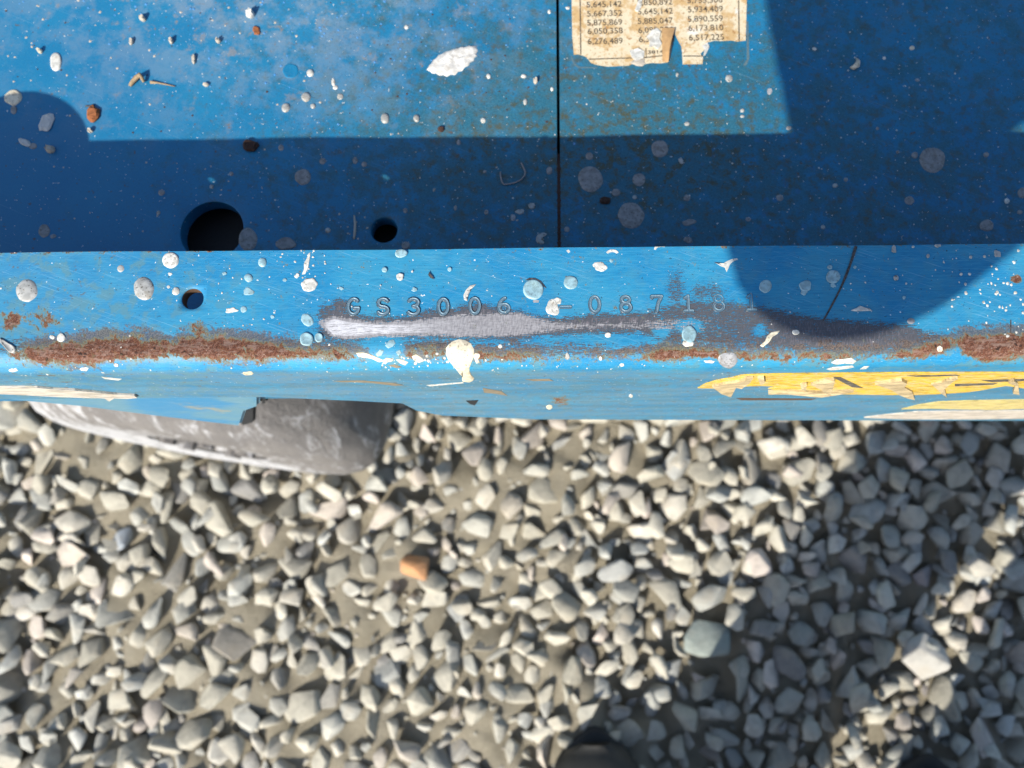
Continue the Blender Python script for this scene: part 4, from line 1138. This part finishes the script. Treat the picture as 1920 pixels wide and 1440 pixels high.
def lathe(prof, n, wob=0.0):
    vv, ff = [], []
    for k in range(n):
        a = 2 * math.pi * k / n
        for j, (y, r_) in enumerate(prof):
            w = wob * mnoise.noise(Vector((math.cos(a) * 4, math.sin(a) * 4, y * 60)))
            vv.append(((r_ + w) * math.cos(a), y + w * .6, (r_ + w) * math.sin(a)))
    m_ = len(prof)
    for k in range(n):
        for j in range(m_ - 1):
            a, b = k * m_ + j, ((k + 1) % n) * m_ + j
            ff.append((a, a + 1, b + 1, b))
    return vv, ff
dense = []
for (a, b) in zip(profile[:-1], profile[1:]):
    for q in np.linspace(0, 1, 4)[:-1]: dense.append((a[0] + (b[0] - a[0]) * q, a[1] + (b[1] - a[1]) * q))
dense.append(profile[-1])
vv, ff = lathe(dense, 120, .0016)
ty = mesh_obj('tyre', vv, ff, M['tyre'], wheel)
at = ty.data.attributes.new('chalk', 'FLOAT', 'POINT')
chalk = []
for v in ty.data.vertices:
    y, rr_ = v.co.y, math.hypot(v.co.x, v.co.z)
    lo = -v.co.z / .15 * .75 - v.co.x / .15 * .85
    k = np.clip(.42 + .9 * lo, 0, .92) * np.clip(1.6 - y / .05, 0, 1)
    chalk.append(float(np.clip(k + .05, 0, 1.25)))
at.data.foreach_set('value', chalk)
vv, ff = lathe([(.012, 0.0), (.012, .028), (.004, .03), (.004, .040), (.010, .043), (.005, .047), (.004, .0505), (.115, .0505), (.115, 0.0)], 48)
mesh_obj('rim', vv, ff, M['tyre'], wheel)
for k in range(5):
    a = 2 * math.pi * k / 5
    bm = bmesh.new()
    bmesh.ops.create_cone(bm, cap_ends=True, segments=6, radius1=.007, radius2=.007, depth=.012, matrix=Matrix.Translation((.034 * math.cos(a), .006, .034 * math.sin(a))) @ Matrix.Rotation(math.pi / 2, 4, 'X'))
    bm_obj('wheel_nut', bm, M['tyre'], wheel, False)
wheel.location = wc; wheel.rotation_euler = (0, 0, yaw)

# ------------------------------------------------------------------ loose things lying on the deck
def crumb(name, px, py, rx, ry, h, mat, label, cat, seed, group=None, ang=0, tilt=.15):
    """an angular bit with an irregular outline, resting on the deck"""
    pts = outline(px, py, rx, ry, .13, seed, 12, ang)
    uv = np.array([atz(a, b, ZP)[:2] for a, b in pts]); c = uv.mean(0)
    rr = random.Random(seed)
    bm = bmesh.new(); low, mid_, top = [], [], []
    for k, (a, b) in enumerate(uv - c):
        e = 1 + rr.uniform(-.12, .12)
        low.append(bm.verts.new((a * .92, b * .92, .00002)))
        mid_.append(bm.verts.new((a * e, b * e, h * (.45 + tilt * math.sin(k)))))
        top.append(bm.verts.new((a * .7 * e, b * .7 * e, h * (1 + rr.uniform(-.25, .25)))))
    n = len(low)
    for k in range(n):
        q = (k + 1) % n
        bm.faces.new((low[k], low[q], mid_[q], mid_[k])); bm.faces.new((mid_[k], mid_[q], top[q], top[k]))
    bm.faces.new(top); bm.faces.new(low[::-1])
    bmesh.ops.triangulate(bm, faces=[f_ for f_ in bm.faces if len(f_.verts) > 4])
    o = bm_obj(name, bm, mat, None, False)
    o.location = (c[0], c[1], ZP)
    return tag(o, label, cat, group)
crumb('rust_flake', 176, 215, 13, 15, .0016, M['rust_flake'], 'bright orange rust flake beside the round shadow on the deck', 'rust flake', 1)
crumb('rust_crumb', 471, 275, 15, 11, .0022, M['dark_flake'], 'crumbly dark brown rust clump just below the shadow line', 'rust flake', 2)
crumb('rust_crumb', 1135, 377, 9, 8, .0014, M['dark_flake'], 'small dark brown flake between two large grey drops', 'rust flake', 3)
crumb('rust_crumb', 827, 243, 6, 6, .001, M['dark_flake'], 'tiny brown flake on the shadow line below the white crust', 'rust flake', 4)
crumb('paint_chip', 88, 230, 13, 18, .0009, M['chip'], 'jagged grey paint chip inside the round shadow', 'paint chip', 5, ang=.3)
crumb('paint_chip', 47, 268, 11, 7, .001, M['chip'], 'small angular grey chip beside a round pebble in shade', 'paint chip', 6, ang=.5)
crumb('pebble', 96, 282, 8, 7, .0026, M['pebble'], 'round grey pebble in the shade below the jagged chip', 'pebble', 7)
crumb('pebble', 470, 28, 8, 8, .0026, M['fluff'], 'bright white pebble above the brown rust spot', 'pebble', 8)
crumb('pebble', 268, 36, 7, 5, .002, M['pebble'], 'tan pebble split in two near the top edge', 'pebble', 9, ang=.5)
crumb('pebble', 322, 78, 4, 6, .0018, M['pebble'], 'narrow tan pebble above the bent stalk', 'pebble', 10)
crumb('pebble', 410, 78, 5, 4, .0018, M['pebble'], 'small grey pebble left of the brown rust spot', 'pebble', 11)
crumb('pebble', 76, 97, 5, 4, .0018, M['drop_cream'], 'small cream pebble by the pale oval drop', 'pebble', 12)
crumb('pebble', 1004, 153, 4, 6, .0016, M['pebble'], 'dark tipped pebble left of the plate gap', 'pebble', 13)
crumb('pebble', 170, 246, 5, 4, .0015, M['pebble'], 'tiny pebble under the orange rust flake', 'pebble', 14)
crumb('rust_spot', 481, 58, 7, 8, .0008, M['rust_flake'], 'brown crumb on a pale rust ring below the white pebble', 'rust flake', 15)
crumb('pebble', 387, 160, 6, 3, .0012, M['pebble'], 'flat grey pebble in the sandy patch', 'pebble', 16)
crumb('pebble', 247, 79, 4, 7, .0012, M['pebble'], 'narrow tan grain below the sandy smear', 'pebble', 17, ang=.3)
crumb('pebble', 364, 112, 4, 9, .0012, M['pebble'], 'slender grey grain in the dusty part', 'pebble', 18)
def rod(name, pts, rad, mat, label, cat, group=None, seg=8):
    """a bent round rod through points (photo x, photo y, height above the deck)"""
    P = [Vector(atz(px, py, ZP + z)) for px, py, z in pts]
    c = P[0].copy(); c.z = ZP
    vv, ff = [], []
    for i, p in enumerate(P):
        d = ((P[min(i + 1, len(P) - 1)] - P[max(i - 1, 0)])).normalized()
        s = d.cross(Vector((0, 0, 1))).normalized(); u = s.cross(d)
        rr = rad[i] if isinstance(rad, (list, tuple)) else rad
        for k in range(seg):
            a = 2 * math.pi * k / seg
            vv.append(tuple(p - c + s * rr * math.cos(a) + u * rr * math.sin(a)))
    for i in range(len(P) - 1):
        for k in range(seg):
            ff.append((i * seg + k, i * seg + (k + 1) % seg, (i + 1) * seg + (k + 1) % seg, (i + 1) * seg + k))
    ff += [tuple(range(seg))[::-1], tuple(range((len(P) - 1) * seg, len(P) * seg))]
    o = mesh_obj(name, vv, ff, mat); o.location = c
    return tag(o, label, cat, group)
rod('wire_staple', [(938, 322, .0005), (939, 332, .0005), (942, 343, .0005), (946, 346, .0005), (955, 345, .0005), (967, 342, .0006), (977, 337, .0006), (984, 329, .0007), (985, 322, .0008), (981, 313, .0012), (977, 305, .0018)], .00032, M['wire'], 'bent grey wire staple lying in the shade beside the gap', 'staple')
rod('stalk', [(243, 161, .0007), (248, 154, .0009), (256, 145, .0016), (262, 140, .0026), (266, 146, .0019), (270, 154, .0008)], [.0006, .0009, .0010, .0009, .0008, .0006], M['twig'], 'bent dry brown stalk on the sunny deck', 'stalk')
rod('stalk', [(282, 154, .0005), (295, 155, .0004), (310, 158, .0004), (328, 162, .0004)], [.0007, .0004, .0003, .0002], M['twig'], 'thin straight stalk right of the bent one', 'stalk')
rod('stalk', [(160, 199, .0003), (168, 199, .0003), (176, 196, .0003)], .0003, M['dark_steel'], 'tiny dark sliver above the orange rust flake', 'stalk')
rod('paint_curl', [(1594, 126, .0006), (1600, 127, .0009), (1607, 122, .0012), (1609, 115, .0012), (1605, 109, .0008)], [.0003, .0010, .0013, .0009, .0002], M['drop_cream'], 'curled cream paint sliver in the shade right of the sticker', 'paint chip')
rod('rust_sliver', [(664, 404, .0003), (666, 420, .0003), (665, 440, .0003), (664, 448, .0003)], [.0003, .0005, .0005, .0003], M['pebble'], 'thin upright brown sliver left of the small hole', 'rust flake')
rod('hair_fibre', [(1688, 452, .0003), (1692, 449, .0008), (1690, 444, .0012), (1694, 442, .0008)], .00012, M['drop_grey'], 'tiny pale fibre near the rail at the far right', 'fibre')

# ------------------------------------------------------------------ the person who takes the picture: one shoe shows at the lower edge
person = tag(empty('person', (.22, -.33, 0)), 'person in dark shoes and trousers standing over the gravel, only a shoe tip showing', 'person')
def skin(name, joints, edges, mat, parent, voxel=.007):
    """one continuous surface grown round a skeleton: tapered limbs and round joints fused by remeshing"""
    vv, ff = [], []
    def ball(c, r_, n=14, m_=8):
        b0 = len(vv)
        rx, ry = r_ if isinstance(r_, tuple) else (r_, r_)
        for a in range(m_ + 1):
            t_ = math.pi * a / m_
            for k in range(n):
                p_ = 2 * math.pi * k / n
                vv.append((c[0] + rx * math.sin(t_) * math.cos(p_), c[1] + ry * math.sin(t_) * math.sin(p_), c[2] + (rx + ry) / 2 * math.cos(t_)))
        for a in range(m_):
            for k in range(n): ff.append((b0 + a * n + k, b0 + (a + 1) * n + k, b0 + (a + 1) * n + (k + 1) % n, b0 + a * n + (k + 1) % n))
    for j in joints: ball(j[:3], j[3])
    for a, b in edges:
        A, B = joints[a], joints[b]
        ra, rb = (x if isinstance(x, tuple) else (x, x) for x in (A[3], B[3]))
        L = (Vector(A[:3]) - Vector(B[:3])).length
        st = max(2, int(L / (min(ra + rb) * .45)))
        for k in range(1, st):
            f_ = k / st
            ball([A[i] + (B[i] - A[i]) * f_ for i in range(3)], (ra[0] + (rb[0] - ra[0]) * f_, ra[1] + (rb[1] - ra[1]) * f_))
    o = mesh_obj(name, vv, ff, mat)
    rm = o.modifiers.new('fuse', 'REMESH'); rm.mode = 'VOXEL'; rm.voxel_size = voxel; rm.use_smooth_shade = True
    sm = o.modifiers.new('soften', 'SMOOTH'); sm.factor = .5; sm.iterations = 3
    o.parent = parent; o.matrix_parent_inverse = Matrix.Translation(-Vector(parent.location))
    return o
J, E_ = [], []
def jn(x, y, z, r_, frm=None):
    J.append((x, y, z, r_)); i = len(J) - 1
    if frm is not None: E_.append((frm, i))
    return i
skinm = simple('skin', (.42, .25, .18), .55, 0, .1, .1)
cloth_d = simple('dark_trousers', (.025, .028, .035), .95, 0, .3, .3)
cloth_s = simple('grey_shirt', (.14, .15, .17), .95, 0, .2, .3)
hairm = simple('brown_hair', (.03, .02, .014), .6, 0, .4, .5)
pel = jn(.33, -.48, .87, .12)
bel = jn(.325, -.47, 1.02, (.13, .11), pel); che = jn(.315, -.43, 1.22, (.15, .11), bel); nk = jn(.31, -.36, 1.36, .055, che)
hd0 = jn(.305, -.32, 1.40, .07, nk); hd1 = jn(.295, -.27, 1.45, .088, hd0); hd2 = jn(.292, -.24, 1.51, .075, hd1)
nose = jn(.290, -.185, 1.415, .018, hd1)
lh_ = jn(.255, -.45, .83, .085, pel); lk = jn(.225, -.315, .46, .062, lh_); la = jn(.112, -.345, .12, .040, lk)
rh_ = jn(.405, -.46, .83, .085, pel); rk = jn(.39, -.335, .47, .062, rh_); ra = jn(.382, -.37, .12, .040, rk)
ls_ = jn(.135, -.36, 1.28, .058, che); le = jn(.055, -.240, 1.03, .048, ls_); lw = jn(-.006, -.130, .835, .037, le); lp = jn(-.018, -.102, .782, (.049, .034), lw); lq = jn(-.038, -.050, .792, (.044, .028), lp)
for dx, L in ((-.030, .050), (-.012, .058), (.006, .056), (.022, .045)):
    a = jn(-.038 + dx, -.030, .800, .010, lq); b_ = jn(-.038 + dx, -.012, .812, .009, a); jn(-.038 + dx, .004, .836, .008, b_)
a = jn(.005, -.075, .800, .011, lp); jn(.012, -.062, .838, .009, a)
rs_ = jn(.495, -.42, 1.28, .058, che); re_ = jn(.57, -.46, 1.0, .043, rs_); rw_ = jn(.58, -.36, .76, .028, re_); rp_ = jn(.58, -.335, .69, (.018, .036), rw_)
for dy, L in ((-.028, .07), (-.010, .082), (.008, .077), (.024, .06)):
    a = jn(.58, -.33 + dy, .66, .009, rp_); b_ = jn(.578, -.328 + dy, .66 - L * .5, .008, a); jn(.572, -.325 + dy, .66 - L * .9, .007, b_)
a = jn(.572, -.295, .695, .011, rp_); jn(.568, -.275, .66, .009, a)
skin('body', J, E_, skinm, person)
J, E_ = [], []
p_ = jn(.33, -.48, .89, .135); jn(.327, -.45, .94, .135, p_)
a = jn(.250, -.455, .80, .105, p_); b_ = jn(.222, -.322, .46, .082, a); c_ = jn(.158, -.328, .22, .078, b_); jn(.108, -.345, .088, .080, c_)
a = jn(.408, -.465, .80, .105, p_); b_ = jn(.392, -.340, .46, .082, a); c_ = jn(.385, -.352, .22, .076, b_); jn(.380, -.372, .088, .078, c_)
skin('trousers', J, E_, cloth_d, person)
J, E_ = [], []
p_ = jn(.328, -.475, .95, .145); a = jn(.316, -.43, 1.20, (.17, .13), p_); jn(.311, -.375, 1.335, .075, a)
q = jn(.135, -.36, 1.275, .072, a); jn(.092, -.293, 1.15, .060, q)
q = jn(.495, -.42, 1.275, .072, a); jn(.535, -.44, 1.13, .060, q)
skin('shirt', J, E_, cloth_s, person)
J, E_ = [], []
p_ = jn(.296, -.295, 1.475, .085); jn(.293, -.265, 1.525, .072, p_); jn(.302, -.335, 1.43, .062, p_)
skin('hair', J, E_, hairm, person)
def shoe(x0, y0, ang):
    """toe at the front (+y before turning): rings of a lasted upper and a flat sole"""
    secs = [(-.14, .026, .060), (-.125, .034, .085), (-.09, .036, .098), (-.05, .037, .092), (-.01, .040, .072), (.03, .046, .060), (.065, .049, .054), (.095, .047, .050), (.115, .040, .045), (.128, .029, .038), (.135, .014, .030)]
    n = 16; vv, ff = [], []
    for (y, w, h) in secs:
        for k in range(n):
            a = 2 * math.pi * k / n
            ca_, sa_ = math.cos(a), math.sin(a)
            vv.append((w * (abs(ca_) ** .75) * (1 if ca_ >= 0 else -1), y, .014 + (h - .014) * max(0, sa_) ** .8 if sa_ > 0 else .014 - .012 * min(1, -sa_ * 3)))
    for i in range(len(secs) - 1):
        for k in range(n): ff.append((i * n + k, i * n + (k + 1) % n, (i + 1) * n + (k + 1) % n, (i + 1) * n + k))
    ff += [tuple(range(n)), tuple(range((len(secs) - 1) * n, len(secs) * n))[::-1]]
    o = mesh_obj('shoe', vv, ff, shoem, person)
    o.location = (x0 - person.location.x, y0 - person.location.y, .006); o.rotation_euler = (0, 0, ang)
    sv, sf = [], []
    for j, (sc, z) in enumerate(((1.05, 0.0), (1.07, .008), (1.05, .018), (.97, .0185))):
        for k in range(40):
            a = 2 * math.pi * k / 40
            y = .0 + .138 * math.sin(a); w = np.interp(y, [s[0] for s in secs], [s[1] for s in secs]) * (1 if abs(y) < .13 else .9)
            sv.append((w * sc * (abs(math.cos(a)) ** .35) * (1 if math.cos(a) >= 0 else -1), y * sc, z - .004))
    for j in range(3):
        for k in range(40): sf.append((j * 40 + k, j * 40 + (k + 1) % 40, (j + 1) * 40 + (k + 1) % 40, (j + 1) * 40 + k))
    sf.append(tuple(range(40))[::-1])
    mesh_obj('sole', sv, sf, M['matt_black'], o)
    return o
shoem = simple('scuffed_dark_leather', (.030, .030, .028), .62, 0, .35, .12)
shoe(.082, -.318, .03)
shoe(.388, -.345, -.1)
# the phone in the hand
ph = bmesh.new()
bmesh.ops.create_cube(ph, size=1, matrix=Matrix.Diagonal((.148, .072, .008, 1)))
bmesh.ops.bevel(ph, geom=[e for e in ph.edges], offset=.0035, segments=2, affect='EDGES')
phone = bm_obj('phone', ph, simple('black_phone_shell', (.012, .012, .014), .3), None, False)
phone.location = (-.052, -.022, .8295); phone.rotation_euler = (TH, 0, RO)
tag(phone, 'black phone held level in the left hand of the person', 'phone')
